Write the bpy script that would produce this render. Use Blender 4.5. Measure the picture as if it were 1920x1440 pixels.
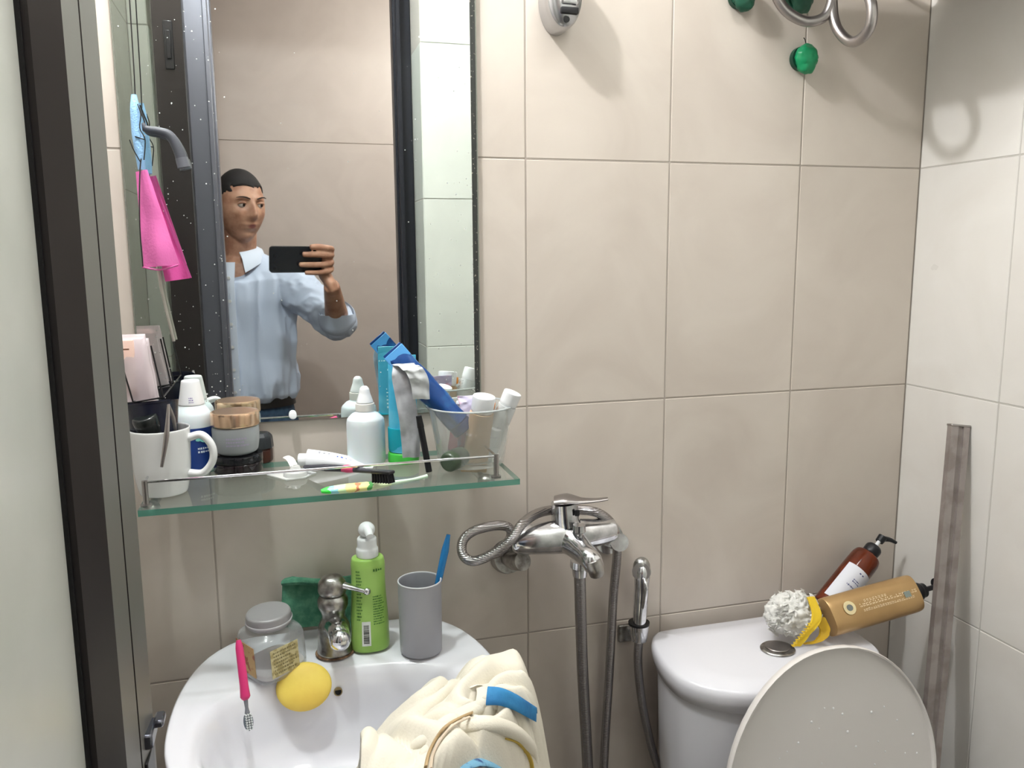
import bpy, bmesh, math, random
from mathutils import Vector, Matrix, noise
PI = math.pi
for o in list(bpy.data.objects): bpy.data.objects.remove(o)
S = bpy.context.scene
COL = S.collection
random.seed(7)

# ---------------------------------------------------------------- camera (solved from the tile grid, 1920x1440)
CAM = Vector((-0.388, -1.2888, -0.1493)); YAW, PITCH, ROLL, FPX = 0.2743, -0.1553, -0.0076, 1549.66
_f = Vector((math.sin(YAW)*math.cos(PITCH), math.cos(YAW)*math.cos(PITCH), math.sin(PITCH)))
_r0 = Vector((math.cos(YAW), -math.sin(YAW), 0)); _u0 = _r0.cross(_f)
_r = _r0*math.cos(ROLL)+_u0*math.sin(ROLL); _u = -_r0*math.sin(ROLL)+_u0*math.cos(ROLL)
cd = bpy.data.cameras.new('camera'); cam = bpy.data.objects.new('camera', cd); COL.objects.link(cam)
cd.sensor_width = 36; cd.lens = FPX/1920*36; cd.clip_start = 0.01
cam.matrix_world = Matrix(((_r.x, _u.x, -_f.x, CAM.x), (_r.y, _u.y, -_f.y, CAM.y), (_r.z, _u.z, -_f.z, CAM.z), (0, 0, 0, 1)))
S.camera = cam
def at(u, v, y=None, x=None, z=None):
    """point seen at pixel (u,v) on the plane y=, x= or z="""
    d = _f+_r*((u-960)/FPX)-_u*((v-720)/FPX)
    t = (y-CAM.y)/d.y if y is not None else ((x-CAM.x)/d.x if x is not None else (z-CAM.z)/d.z)
    return CAM+d*t

# ---------------------------------------------------------------- world, lights, exposure
w = bpy.data.worlds.new('world'); S.world = w; w.use_nodes = True
w.node_tree.nodes['Background'].inputs[0].default_value = (0.8, 0.88, 1, 1)
w.node_tree.nodes['Background'].inputs[1].default_value = 0.05
S.view_settings.view_transform = 'Standard'; S.view_settings.look = 'None'
S.view_settings.gamma = 1; S.view_settings.use_curve_mapping = False
S.view_settings.exposure = 0.0
def lamp(name, loc, energy, color, radius=None, size=None, rot=None):
    l = bpy.data.lights.new(name, 'POINT' if radius else 'AREA')
    if radius: l.shadow_soft_size = radius
    else: l.shape = 'DISK'; l.size = size
    l.energy = energy; l.color = color
    o = bpy.data.objects.new(name, l); COL.objects.link(o); o.location = loc
    if rot: o.rotation_euler = rot
    return o
LAMP = Vector((-0.48, -0.36, 0.78))
lamp('bathroom_bulb_light', LAMP, 31.0, (0.97, 0.985, 1.0), radius=0.028)
lamp('added_panel_fill', (0.22, -0.70, 0.86), 3.6, (0.98, 0.985, 1.0), size=0.26)  # added soft fill to lift the lower walls, no known lamp there
lamp('hall_bulb_light', (0.35, -1.55, 0.80), 27.0, (1.0, 0.96, 0.93), radius=0.08)

# ---------------------------------------------------------------- materials
def lin(c): return c/12.92 if c <= .04045 else ((c+.055)/1.055)**2.4
def rgb(r, g, b): return (lin(r/255), lin(g/255), lin(b/255), 1)
_mats = {}
def mat(name, col, rough=.5, metal=0, spec=.5, noise_=None, bump=0, bscale=200, trans=0, coat=0, sub=0, ior=1.45, alpha=1, aniso=0):
    if name in _mats: return _mats[name]
    m = bpy.data.materials.new(name); m.use_nodes = True; nt = m.node_tree; b = nt.nodes['Principled BSDF']
    b.inputs['Base Color'].default_value = rgb(*col); b.inputs['Roughness'].default_value = rough
    b.inputs['Metallic'].default_value = metal; b.inputs['Specular IOR Level'].default_value = spec
    b.inputs['Transmission Weight'].default_value = trans; b.inputs['Coat Weight'].default_value = coat
    b.inputs['IOR'].default_value = ior; b.inputs['Subsurface Weight'].default_value = sub; b.inputs['Alpha'].default_value = alpha
    if sub: b.inputs['Subsurface Scale'].default_value = .01
    tc = nt.nodes.new('ShaderNodeTexCoord')
    if noise_:
        col2, sc, lo, hi = noise_
        n = nt.nodes.new('ShaderNodeTexNoise'); n.inputs['Scale'].default_value = sc; n.inputs['Detail'].default_value = 6
        r = nt.nodes.new('ShaderNodeMapRange'); r.inputs[1].default_value = lo; r.inputs[2].default_value = hi
        x = nt.nodes.new('ShaderNodeMix'); x.data_type = 'RGBA'
        x.inputs[6].default_value = rgb(*col); x.inputs[7].default_value = rgb(*col2)
        nt.links.new(tc.outputs['Object'], n.inputs['Vector']); nt.links.new(n.outputs[0], r.inputs[0])
        nt.links.new(r.outputs[0], x.inputs[0]); nt.links.new(x.outputs[2], b.inputs['Base Color'])
    if bump:
        n = nt.nodes.new('ShaderNodeTexNoise'); n.inputs['Scale'].default_value = bscale; n.inputs['Detail'].default_value = 4
        bp = nt.nodes.new('ShaderNodeBump'); bp.inputs['Strength'].default_value = bump; bp.inputs['Distance'].default_value = .002
        nt.links.new(tc.outputs['Object'], n.inputs['Vector']); nt.links.new(n.outputs[0], bp.inputs['Height'])
        nt.links.new(bp.outputs[0], b.inputs['Normal'])
    _mats[name] = m; return m
def clear(name, tint, body=0.12, bodycol=(235, 238, 238), rough=.06, spec=1.0, edge=.5):
    """thin clear plastic or glass: transparent, with fresnel gloss and a little milky body"""
    if name in _mats: return _mats[name]
    m = bpy.data.materials.new(name); m.use_nodes = True; nt = m.node_tree; nt.nodes.clear()
    out = nt.nodes.new('ShaderNodeOutputMaterial'); tr = nt.nodes.new('ShaderNodeBsdfTransparent'); tr.inputs[0].default_value = rgb(*tint)
    df = nt.nodes.new('ShaderNodeBsdfDiffuse'); df.inputs[0].default_value = rgb(*bodycol)
    gl = nt.nodes.new('ShaderNodeBsdfGlossy'); gl.inputs['Roughness'].default_value = rough
    lw = nt.nodes.new('ShaderNodeLayerWeight'); lw.inputs[0].default_value = .35
    mr = nt.nodes.new('ShaderNodeMapRange'); mr.inputs[3].default_value = body; mr.inputs[4].default_value = min(1, body+edge)
    m1 = nt.nodes.new('ShaderNodeMixShader'); m2 = nt.nodes.new('ShaderNodeMixShader')
    fr = nt.nodes.new('ShaderNodeFresnel'); fr.inputs[0].default_value = 1.45
    nt.links.new(lw.outputs['Facing'], mr.inputs[0]); nt.links.new(mr.outputs[0], m1.inputs[0])
    nt.links.new(tr.outputs[0], m1.inputs[1]); nt.links.new(df.outputs[0], m1.inputs[2])
    mm = nt.nodes.new('ShaderNodeMath'); mm.operation = 'MULTIPLY'; mm.inputs[1].default_value = spec
    ge = nt.nodes.new('ShaderNodeNewGeometry'); iv = nt.nodes.new('ShaderNodeMath'); iv.operation = 'MULTIPLY_ADD'; iv.inputs[1].default_value = -1; iv.inputs[2].default_value = 1
    m3 = nt.nodes.new('ShaderNodeMath'); m3.operation = 'MULTIPLY'; nt.links.new(ge.outputs['Backfacing'], iv.inputs[0]); nt.links.new(iv.outputs[0], m3.inputs[1])
    nt.links.new(fr.outputs[0], mm.inputs[0]); nt.links.new(mm.outputs[0], m3.inputs[0]); nt.links.new(m3.outputs[0], m2.inputs[0])
    nt.links.new(m1.outputs[0], m2.inputs[1]); nt.links.new(gl.outputs[0], m2.inputs[2]); nt.links.new(m2.outputs[0], out.inputs[0])
    _mats[name] = m; return m
def tile_mat(name, c1, c2, rough=.3):
    m = bpy.data.materials.new(name); m.use_nodes = True; nt = m.node_tree; b = nt.nodes['Principled BSDF']
    b.inputs['Roughness'].default_value = rough; b.inputs['Specular IOR Level'].default_value = .5
    tc = nt.nodes.new('ShaderNodeTexCoord'); oi = nt.nodes.new('ShaderNodeObjectInfo')
    ad = nt.nodes.new('ShaderNodeVectorMath'); sc = nt.nodes.new('ShaderNodeVectorMath'); sc.operation = 'SCALE'; sc.inputs[3].default_value = 9
    cb = nt.nodes.new('ShaderNodeCombineXYZ')
    for i in range(3): nt.links.new(oi.outputs['Random'], cb.inputs[i])
    nt.links.new(cb.outputs[0], sc.inputs[0]); nt.links.new(tc.outputs['Object'], ad.inputs[0]); nt.links.new(sc.outputs[0], ad.inputs[1])
    n = nt.nodes.new('ShaderNodeTexNoise'); n.inputs['Scale'].default_value = 5; n.inputs['Detail'].default_value = 5; n.inputs['Distortion'].default_value = 1.2
    r = nt.nodes.new('ShaderNodeMapRange'); r.inputs[1].default_value = .35; r.inputs[2].default_value = .7
    x = nt.nodes.new('ShaderNodeMix'); x.data_type = 'RGBA'; x.inputs[6].default_value = rgb(*c1); x.inputs[7].default_value = rgb(*c2)
    nt.links.new(ad.outputs[0], n.inputs['Vector']); nt.links.new(n.outputs[0], r.inputs[0]); nt.links.new(r.outputs[0], x.inputs[0])
    nt.links.new(x.outputs[2], b.inputs['Base Color'])
    n2 = nt.nodes.new('ShaderNodeTexNoise'); n2.inputs['Scale'].default_value = 18; n2.inputs['Detail'].default_value = 3
    r2 = nt.nodes.new('ShaderNodeMapRange'); r2.inputs[3].default_value = rough-.08; r2.inputs[4].default_value = rough+.14
    nt.links.new(ad.outputs[0], n2.inputs['Vector']); nt.links.new(n2.outputs[0], r2.inputs[0]); nt.links.new(r2.outputs[0], b.inputs['Roughness'])
    bp = nt.nodes.new('ShaderNodeBump'); bp.inputs['Strength'].default_value = .08; bp.inputs['Distance'].default_value = .002
    nt.links.new(n2.outputs[0], bp.inputs['Height']); nt.links.new(bp.outputs[0], b.inputs['Normal'])
    return m

CHROME = mat('chrome', (226, 227, 230), .14, 1, noise_=((190, 190, 192), 60, .4, .65))
OLDCHROME = mat('tarnished_chrome', (182, 180, 177), .3, 1, noise_=((130, 125, 120), 70, .4, .65), bump=.15, bscale=150)
STEEL = mat('brushed_steel', (165, 160, 158), .33, 1)
PORC = mat('white_porcelain', (232, 232, 238), .12, coat=.3)
WHITEP = mat('white_plastic', (236, 238, 240), .35)
MILKP = mat('milky_plastic', (222, 232, 236), .35, sub=.15)
BLACKP = mat('black_plastic', (24, 24, 28), .35)
ALU = mat('dark_aluminium', (72, 70, 70), .38, .55)
ALUD = mat('black_gasket', (18, 18, 20), .5)

# ---------------------------------------------------------------- mesh helpers
def finish(name, bm, m, parent=None, smooth=True, angle=40, M=None):
    if M is not None: bm.transform(M)
    bmesh.ops.recalc_face_normals(bm, faces=bm.faces)
    me = bpy.data.meshes.new(name); bm.to_mesh(me); bm.free()
    if isinstance(m, (list, tuple)):
        for q in m: me.materials.append(q)
    else: me.materials.append(m)
    if smooth:
        me.shade_smooth(); me.set_sharp_from_angle(angle=math.radians(angle))
    o = bpy.data.objects.new(name, me); COL.objects.link(o)
    if parent: o.parent = parent
    return o
def thing(name, label, cat, loc=(0, 0, 0), rot=None, group=None, M=None):
    o = bpy.data.objects.new(name, None); COL.objects.link(o); o.empty_display_size = .02
    if M is not None: o.matrix_world = M
    else:
        o.location = loc
        if rot: o.rotation_euler = rot
    o['label'] = label; o['category'] = cat
    if group: o['group'] = group
    return o
def tag(o, label, cat, group=None):
    o['label'] = label; o['category'] = cat
    if group: o['group'] = group
    return o
def struct(o): o['kind'] = 'structure'; return o
def frame(P, d, up=(0, 0, 1)):
    """matrix at P whose local z runs along d, local y as near as possible to up"""
    z = Vector(d).normalized(); u = Vector(up); x = u.cross(z)
    if x.length < 1e-5: x = Vector((1, 0, 0))
    x.normalize(); y = z.cross(x); P = Vector(P)
    return Matrix(((x.x, y.x, z.x, P.x), (x.y, y.y, z.y, P.y), (x.z, y.z, z.z, P.z), (0, 0, 0, 1)))
def box(bm, c, s, bev=0, seg=2, M=None):
    r = bmesh.ops.create_cube(bm, size=1)
    vs = r['verts']
    for v in vs: v.co = Vector((v.co.x*s[0]+c[0], v.co.y*s[1]+c[1], v.co.z*s[2]+c[2]))
    if bev:
        es = list({e for v in vs for e in v.link_edges})
        rr = bmesh.ops.bevel(bm, geom=es, offset=bev, segments=seg, affect='EDGES', profile=.5)
        vs = list({v for f in rr['faces'] for v in f.verts} | {v for v in vs if v.is_valid})
    if M is not None:
        for v in vs: v.co = M @ v.co
    return vs
def loft(bm, rings, cap0=True, cap1=True, closed=True):
    R = [[bm.verts.new(p) for p in ring] for ring in rings]
    n = len(R[0])
    for a, b in zip(R, R[1:]):
        for i in range(n if closed else n-1):
            j = (i+1) % n
            try: bm.faces.new((a[i], a[j], b[j], b[i]))
            except ValueError: pass
    if cap0 and closed: bm.faces.new(R[0][::-1])
    if cap1 and closed: bm.faces.new(R[-1])
    return R
def lathe(bm, prof, seg=32, M=None, sx=1, sy=1, cap0=True, cap1=True, n=2.0):
    def sup(a):
        c, s = math.cos(a), math.sin(a)
        k = (abs(c)**n+abs(s)**n)**(-1/n)
        return c*k, s*k
    rings = []
    for r, z in prof:
        ring = []
        for i in range(seg):
            c, s = sup(2*PI*i/seg)
            p = Vector((r*c*sx, r*s*sy, z)); ring.append(M @ p if M is not None else p)
        rings.append(ring)
    return loft(bm, rings, cap0, cap1)
def rprof(prof, k=3):
    """round the corners of a profile a little (Chaikin keeping the ends)"""
    for _ in range(k):
        q = [prof[0]]
        for a, b in zip(prof, prof[1:]):
            q.append((a[0]*.85+b[0]*.15, a[1]*.85+b[1]*.15)); q.append((a[0]*.15+b[0]*.85, a[1]*.15+b[1]*.85))
        q.append(prof[-1]); prof = q
    return prof
def smooth_path(pts, sub=6, closed=False):
    P = [Vector(p) for p in pts]; n = len(P); out = []
    rng = range(n if closed else n-1)
    for i in rng:
        p0 = P[(i-1) % n] if (closed or i > 0) else P[0]*2-P[1]
        p1 = P[i]; p2 = P[(i+1) % n]; p3 = P[(i+2) % n] if (closed or i+2 < n) else P[-1]*2-P[-2]
        for k in range(sub):
            t = k/sub
            out.append(.5*((2*p1)+(p2-p0)*t+(2*p0-5*p1+4*p2-p3)*t*t+(3*p1-p0-3*p2+p3)*t**3))
    if not closed: out.append(P[-1])
    return out
def tube(bm, pts, r, seg=10, closed=False, cap=True, sub=0, flat=1.0, up=None):
    if sub:
        m = len(pts)
        if not isinstance(r, (int, float)):
            rr = []
            for i in range(m-1): rr += [r[i]+(r[i+1]-r[i])*k/sub for k in range(sub)]
            rr.append(r[-1]); r = rr
        pts = smooth_path(pts, sub, closed)
    P = [Vector(p) for p in pts]; n = len(P)
    T = []
    for i in range(n):
        a = P[(i-1) % n] if (closed or i > 0) else P[i]; b = P[(i+1) % n] if (closed or i < n-1) else P[i]
        t = (b-a); T.append(t.normalized() if t.length > 1e-9 else Vector((0, 0, 1)))
    N = Vector(up) if up else (Vector((0, 0, 1)) if abs(T[0].z) < .9 else Vector((0, 1, 0)))
    rings = []
    for i in range(n):
        N = (N-T[i]*N.dot(T[i]))
        if N.length < 1e-6: N = T[i].orthogonal()
        N.normalize(); B = T[i].cross(N)
        ri = r if isinstance(r, (int, float)) else r[i]
        rings.append([P[i]+N*(ri*math.cos(2*PI*k/seg)*flat)+B*(ri*math.sin(2*PI*k/seg)) for k in range(seg)])
    if closed:
        rings.append(rings[0]); R = [[bm.verts.new(p) for p in ring] for ring in rings[:-1]]
        for i in range(n):
            a, b = R[i], R[(i+1) % n]
            for k in range(seg): bm.faces.new((a[k], a[(k+1) % seg], b[(k+1) % seg], b[k]))
    else: loft(bm, rings, cap, cap)
def ball(bm, c, r, u=16, v=10, s=(1, 1, 1), M=None):
    q = bmesh.ops.create_uvsphere(bm, u_segments=u, v_segments=v, radius=1)
    for w_ in q['verts']:
        p = Vector((w_.co.x*r*s[0]+c[0], w_.co.y*r*s[1]+c[1], w_.co.z*r*s[2]+c[2])); w_.co = M @ p if M is not None else p
def cyl(bm, a, b, r, seg=24, r2=None): tube(bm, [a, b], [r, r2 if r2 is not None else r], seg)
def prism(bm, poly, z0, z1, M=None):
    a = [Vector((p[0], p[1], z0)) for p in poly]; b = [Vector((p[0], p[1], z1)) for p in poly]
    if M is not None: a = [M @ p for p in a]; b = [M @ p for p in b]
    loft(bm, [a, b])
def one(name, fn, m, parent=None, **k):
    bm = bmesh.new(); fn(bm); return finish(name, bm, m, parent, **k)
def ticks(bm, x0, x1, y0, y1, rows, seed, wmin=.0008, wmax=.003, fill=.7, mp=None, t=.0003):
    """rows of tiny unreadable print as thin raised dashes; mp maps (x, y, h) to a point"""
    rnd = random.Random(seed); rh = (y1-y0)/rows
    for k in range(rows):
        x = x0; yy = y0+(k+.5)*rh
        end = x1-(x1-x0)*rnd.random()*.3
        while x < end:
            wd = rnd.uniform(wmin, wmax); hh = rh*rnd.uniform(.3, .6)
            vs = [bm.verts.new(mp(a, b, t)) for a, b in ((x, yy-hh/2), (x+wd, yy-hh/2), (x+wd, yy+hh/2), (x, yy+hh/2))]
            bm.faces.new(vs); x += wd+rnd.uniform(.4, .9)*wmin*1.3
def cylmap(R, a0=-PI/2, sx=1, sy=1):
    return lambda x, y, h: Vector(((R+h)*math.cos(a0+x/R)*sx, (R+h)*math.sin(a0+x/R)*sy, y))
def cylpatch(bm, R, a0, a1, z0, z1, h=.0004, n=16, sx=1, sy=1, Rt=None):
    rings = []
    for z, rr in ((z0, R), (z1, Rt or R)):
        rings.append([Vector(((rr+h)*math.cos(a0+(a1-a0)*i/n)*sx, (rr+h)*math.sin(a0+(a1-a0)*i/n)*sy, z)) for i in range(n+1)])
    loft(bm, rings, closed=False)

# ---------------------------------------------------------------- setting
XL, XR, YF, ZF, ZC = -0.700, 0.751, -0.962, -1.592, 0.90
HT = .398
BEIGE = tile_mat('beige_tile', (211, 201, 190), (201, 190, 179), .32)
PALE = tile_mat('pale_tile', (224, 221, 216), (217, 213, 207), .3)
HALLT = tile_mat('hall_wall_tile', (186, 173, 165), (179, 166, 158), .45)
GROUT = mat('grout', (172, 162, 152), .9)
GROUTL = mat('light_grout', (190, 186, 180), .9)
_tiles = {}
def tilemesh(wd, hd, m):
    key = (round(wd, 4), round(hd, 4), m.name)
    if key not in _tiles:
        bm = bmesh.new(); box(bm, (0, 0, -.004), (wd, hd, .008), .0012, 1)
        bmesh.ops.recalc_face_normals(bm, faces=bm.faces)
        me = bpy.data.meshes.new('tile'); bm.to_mesh(me); bm.free(); me.materials.append(m); me.shade_smooth(); me.set_sharp_from_angle(angle=.6)
        _tiles[key] = me
    return _tiles[key]
def tiles(parent, O, U, V, uc, vc, m, skip=lambda a, b, c, d: False, gap=.0017):
    U = Vector(U); V = Vector(V); N = U.cross(V)
    for a, b in zip(uc, uc[1:]):
        for c, d in zip(vc, vc[1:]):
            if skip(a, b, c, d) or b-a < .01 or d-c < .01: continue
            o = bpy.data.objects.new('tile', tilemesh(b-a-gap, d-c-gap, m)); COL.objects.link(o)
            P = Vector(O)+U*((a+b)/2)+V*((c+d)/2)+N*random.uniform(-.0003, .0003)
            o.matrix_world = Matrix(((U.x, V.x, N.x, P.x), (U.y, V.y, N.y, P.y), (U.z, V.z, N.z, P.z), (0, 0, 0, 1)))
            o.parent = parent
ZR = [ZF, -3*HT, -2*HT, -HT, 0, HT, 2*HT, ZC]
wb = struct(one('wall_back', lambda b: box(b, ((XL+XR)/2, .0508, (ZF+ZC)/2), (XR-XL+.2, .1, ZC-ZF)), GROUT, smooth=False))
tiles(wb, (0, 0, 0), (1, 0, 0), (0, 0, 1), [XL, -.5, -.25, 0, .25, .5, XR], ZR, BEIGE)
wr = struct(one('wall_right', lambda b: box(b, (XR+.0508, YF/2, (ZF+ZC)/2), (.1, -YF, ZC-ZF)), GROUTL, smooth=False))
tiles(wr, (XR, 0, 0), (0, -1, 0), (0, 0, 1), [0, .212, .462, .712, .962], ZR, PALE)
wl = struct(one('wall_left', lambda b: box(b, (XL-.0508, YF/2, (ZF+ZC)/2), (.1, -YF, ZC-ZF)), GROUTL, smooth=False))
tiles(wl, (XL, 0, 0), (0, 1, 0), (0, 0, 1), [-.962, -.712, -.462, -.212, 0], ZR, PALE)
DX0, DX1, DZ, YD = -.655, 0.0, .80, -1.15
def wf(b):
    box(b, ((XL-.1+DX0)/2, (YF+YD)/2-.001, (ZF+ZC)/2), (DX0-XL+.1, YF-YD, ZC-ZF))
    box(b, ((XR+.1+DX1)/2, (YF+YD)/2-.001, (ZF+ZC)/2), (XR+.1-DX1, YF-YD, ZC-ZF))
    box(b, ((DX0+DX1)/2, (YF+YD)/2-.001, (DZ+ZC)/2), (DX1-DX0, YF-YD, ZC-DZ))
wfo = struct(one('wall_front', wf, GROUTL, smooth=False))
PALE2 = tile_mat('pale_door_wall_tile', (214, 218, 212), (206, 210, 204), .3)
tiles(wfo, (0, YF+.002, 0), (-1, 0, 0), (0, 0, 1), [-XR, -.500, -.250, -DX1], ZR, PALE2)
tiles(wfo, (0, YF+.002, 0), (-1, 0, 0), (0, 0, 1), [-DX0, -XL], ZR, PALE2)
tiles(wfo, (DX1-.001, 0, 0), (0, -1, 0), (0, 0, 1), [-YF, -YD-.045], ZR[:-2], PALE2)
tiles(wfo, (DX0+.001, 0, 0), (0, 1, 0), (0, 0, 1), [YD+.045, YF], ZR[:-2], PALE2)
# hall outside the door
hw = struct(one('wall_hall', lambda b: box(b, (-.25, -2.36, (ZF+ZC)/2), (3.0, .1, ZC-ZF)), GROUT, smooth=False))
tiles(hw, (0, -2.305, 0), (-1, 0, 0), (0, 0, 1), [-1.25, -.35, .62, 1.52], [ZF, -.89, .31, ZC], HALLT)
struct(one('wall_hall_left', lambda b: box(b, (-1.75, (YD-2.31)/2, (ZF+ZC)/2), (.1, 1.3, ZC-ZF)), HALLT, smooth=False))
struct(one('wall_hall_right', lambda b: box(b, (1.25, (YD-2.31)/2, (ZF+ZC)/2), (.1, 1.3, ZC-ZF)), HALLT, smooth=False))
struct(one('wall_hall_near', lambda b: (box(b, (-1.246, YD+.05, (ZF+ZC)/2), (.9, .1, ZC-ZF)), box(b, (1.026, YD+.05, (ZF+ZC)/2), (.35, .1, ZC-ZF))), HALLT, smooth=False))
struct(one('floor', lambda b: box(b, (-.25, -1.17, ZF-.05), (3.1, 2.5, .1)), mat('floor_tile', (150, 142, 134), .4), smooth=False))
struct(one('ceiling', lambda b: box(b, (-.25, -1.17, ZC+.05), (3.1, 2.5, .1)), mat('ceiling_white', (235, 235, 232), .8), smooth=False))

# ---------------------------------------------------------------- door: frame in the opening, leaf swung in beside the camera
GLASSF = mat('frosted_glass', (238, 239, 234), .25, noise_=((224, 226, 220), 7, .4, .65), spec=.6)
def add_translucent(m, fac, col):
    nt = m.node_tree; b = nt.nodes['Principled BSDF']; out = nt.nodes['Material Output']
    t = nt.nodes.new('ShaderNodeBsdfTranslucent'); t.inputs[0].default_value = rgb(*col); x = nt.nodes.new('ShaderNodeMixShader'); x.inputs[0].default_value = fac
    nt.links.new(b.outputs[0], x.inputs[1]); nt.links.new(t.outputs[0], x.inputs[2]); nt.links.new(x.outputs[0], out.inputs[0])
add_translucent(GLASSF, .4, (238, 242, 236))
df = struct(bpy.data.objects.new('door_1', None)); COL.objects.link(df); df.location = (0, 0, 0)
def jamb(x0, x1, side):
    def f(b):
        box(b, ((x0+x1)/2, YD+.022, (ZF+DZ)/2), (x1-x0, .044, DZ-ZF), .002, 1)
        xs = x1-.012 if side > 0 else x0+.012
        box(b, (xs, YD+.058, (ZF+DZ)/2), (.012, .03, DZ-ZF), .0015, 1)
    return f
one('door_jamb', jamb(DX0+.001, -.520, 1), mat('lit_jamb_aluminium', (92, 92, 100), .4, .4), df)  # left jamb paler: the light falling on it is put into the colour
one('door_jamb', jamb(-.051, DX1-.001, -1), mat('black_aluminium', (38, 40, 48), .35, .4), df)
one('door_head', lambda b: box(b, ((DX0+DX1)/2, YD+.022, DZ-.03), (DX1-DX0-.004, .05, .06), .002, 1), ALU, df)
one('strike_plate', lambda b: (box(b, (-.535, YD+.0465, -.80), (.026, .003, .12), .001, 1), box(b, (-.535, YD+.049, -.80), (.010, .004, .05), .001, 1)), mat('plate_olive_steel', (150, 158, 130), .4, .4), df)
leaf = thing('door_leaf', 'dark aluminium framed frosted glass door swung open at the left edge of the picture', 'door', (-.58, -1.0, ZF))
def stile(b):
    # plan section of the lock stile; broad face towards the room, folded back face towards the hall
    poly = [(-.533, -.429), (-.5372, -.478), (-.5392, -.4785), (-.5394, -.4812), (-.5376, -.4818), (-.5414, -.527), (-.5575, -.560), (-.602, -.560), (-.584, -.429)]
    prism(b, [(x+.58, y+1.0) for x, y in poly], .02, 2.32)
bm = bmesh.new(); stile(bm); bmesh.ops.recalc_face_normals(bm, faces=bm.faces)
for f in bm.faces: f.material_index = 0 if f.normal.x > .9 else 1  # room-side face gets the grey, all other faces the darker tone
finish('lock_stile', bm, [mat('grey_brown_aluminium', (118, 116, 112), .4, .3), mat('dark_stile', (42, 38, 38), .35, .3)], leaf, angle=20)
one('hinge_stile', lambda b: box(b, (-.024, -.080, 1.17), (.04, .06, 2.30), .002, 1), ALU, leaf)
def rail(z0, z1):
    return lambda b: prism(b, [(.014, .44), (-.021, .44), (-.042, -.05), (-.004, -.05)], z0, z1)
one('top_rail', rail(2.24, 2.32), ALU, leaf); one('bottom_rail', rail(.02, .12), ALU, leaf)
one('glass_pane', lambda b: prism(b, [(.014, .436), (.006, .436), (-.018, -.05), (-.010, -.05)], .12, 2.24), GLASSF, leaf)
one('glazing_bead', lambda b: prism(b, [(.0172, .4399), (.0172, .4365), (.004, .4365), (.004, .4399)], .12, 2.24), ALUD, leaf)
lk = one('lock_case', lambda b: (box(b, (.0445, .548, .835), (.004, .040, .23), .001, 1)), BLACKP, leaf)
one('latch_bolt', lambda b: (box(b, (.044, .552, .968), (.014, .036, .016), .002, 1), box(b, (.054, .566, .974), (.010, .022, .008), .002, 1)), mat('latch_steel', (110, 112, 122), .25, .9), leaf)
one('lock_plate', lambda b: (box(b, (.0225, .5725, ZF*-1+.235), (.016, .003, .085), .001, 1), box(b, (.0225, .576, ZF*-1+.235), (.008, .004, .05), .001, 1)), BLACKP, leaf)

# ---------------------------------------------------------------- mirror
mz0, mz1, mx0, mx1 = -.3965, .34, -.585, -.082
MIRR = mat('mirror_silver', (240, 246, 243), .012, 1)
mir = thing('wall_mirror', 'tall rectangular frameless wall mirror above the glass shelf, spotted with dried water', 'mirror', ((mx0+mx1)/2, 0, mz0))
mw = mx1-mx0; mh = mz1-mz0
one('mirror_glass', lambda b: box(b, (0, -.004, mh/2), (mw, .006, mh)), MIRR, mir, smooth=False)
EDGE = mat('desilvered_edge', (58, 60, 58), .3, .3, noise_=((176, 170, 156), 240, .62, .66))
one('worn_edge', lambda b: box(b, (mw/2-.0035, -.0075, mh/2), (.0075, .0015, mh)), EDGE, mir, smooth=False)
for ex in (mw/2+.0015, -mw/2-.001): one('bevel_edge', lambda b: box(b, (ex, -.004, mh/2), (.002, .0076, mh)), mat('mirror_edge_glass', (120, 122, 112), .2), mir, smooth=False)
def spots(b):
    rnd = random.Random(3)
    for i in range(330):
        k = rnd.random()
        if k < .55: x = rnd.uniform(.005, .14); z = .03+rnd.random()**1.5*.65
        elif k < .8: x = mw-rnd.random()**2*.10-.008; z = .03+rnd.random()**1.6*.5
        else: x = rnd.uniform(.01, mw-.01); z = .02+rnd.random()**1.3*.65
        r = rnd.uniform(.0003, .0011)*(1.3 if rnd.random() < .1 else 1)
        M = frame((x-mw/2, -.0072, z), (0, -1, 0)); bmesh.ops.create_circle(b, cap_ends=True, segments=6, radius=r, matrix=M)
sp = one('water_spots', spots, mat('dried_water', (205, 208, 205), .6), mir, smooth=False); sp['kind'] = 'stuff'
# ---------------------------------------------------------------- glass shelf
ZS = -.4585
GT = clear('shelf_glass', (247, 251, 249), .02, (200, 215, 208), .03, 1.0, .04)
GE = mat('shelf_glass_edge', (92, 158, 140), .15, spec=.8, trans=.3)
sh = thing('glass_shelf', 'green-edged glass shelf on two round brackets under the mirror, with a thin metal guard rail', 'shelf', (-.325, 0, ZS))
_a = at(258, 959, y=-.215); _b = at(975, 897, y=-.215)
SX0, SX1, SY0, SY1 = _a.x, _b.x, -.215, -.012
def slab(b):
    vs = box(b, ((SX0+SX1)/2+.325, (SY0+SY1)/2, -.004), (SX1-SX0, SY1-SY0, .008))
    for f in b.faces:
        f.material_index = 0 if abs(f.normal.z) > .5 else 1
bm = bmesh.new(); slab(bm); bm.normal_update()
for f in bm.faces: f.material_index = 0 if abs(f.normal.z) > .5 else 1
finish('glass_panel', bm, [GT, GE], sh, smooth=False)
for px, py in ((283, 968), (912, 922)):
    p = at(px, py, y=-.16)
    one('bracket', lambda b: (ball(b, (p.x+.325, -.16, -.014), .013, s=(1, 1, .75)), cyl(b, (p.x+.325, -.003, -.020), (p.x+.325, -.15, -.016), .006, 14), cyl(b, (p.x+.325, -.0005, -.020), (p.x+.325, -.008, -.020), .018)), OLDCHROME, sh)
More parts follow.
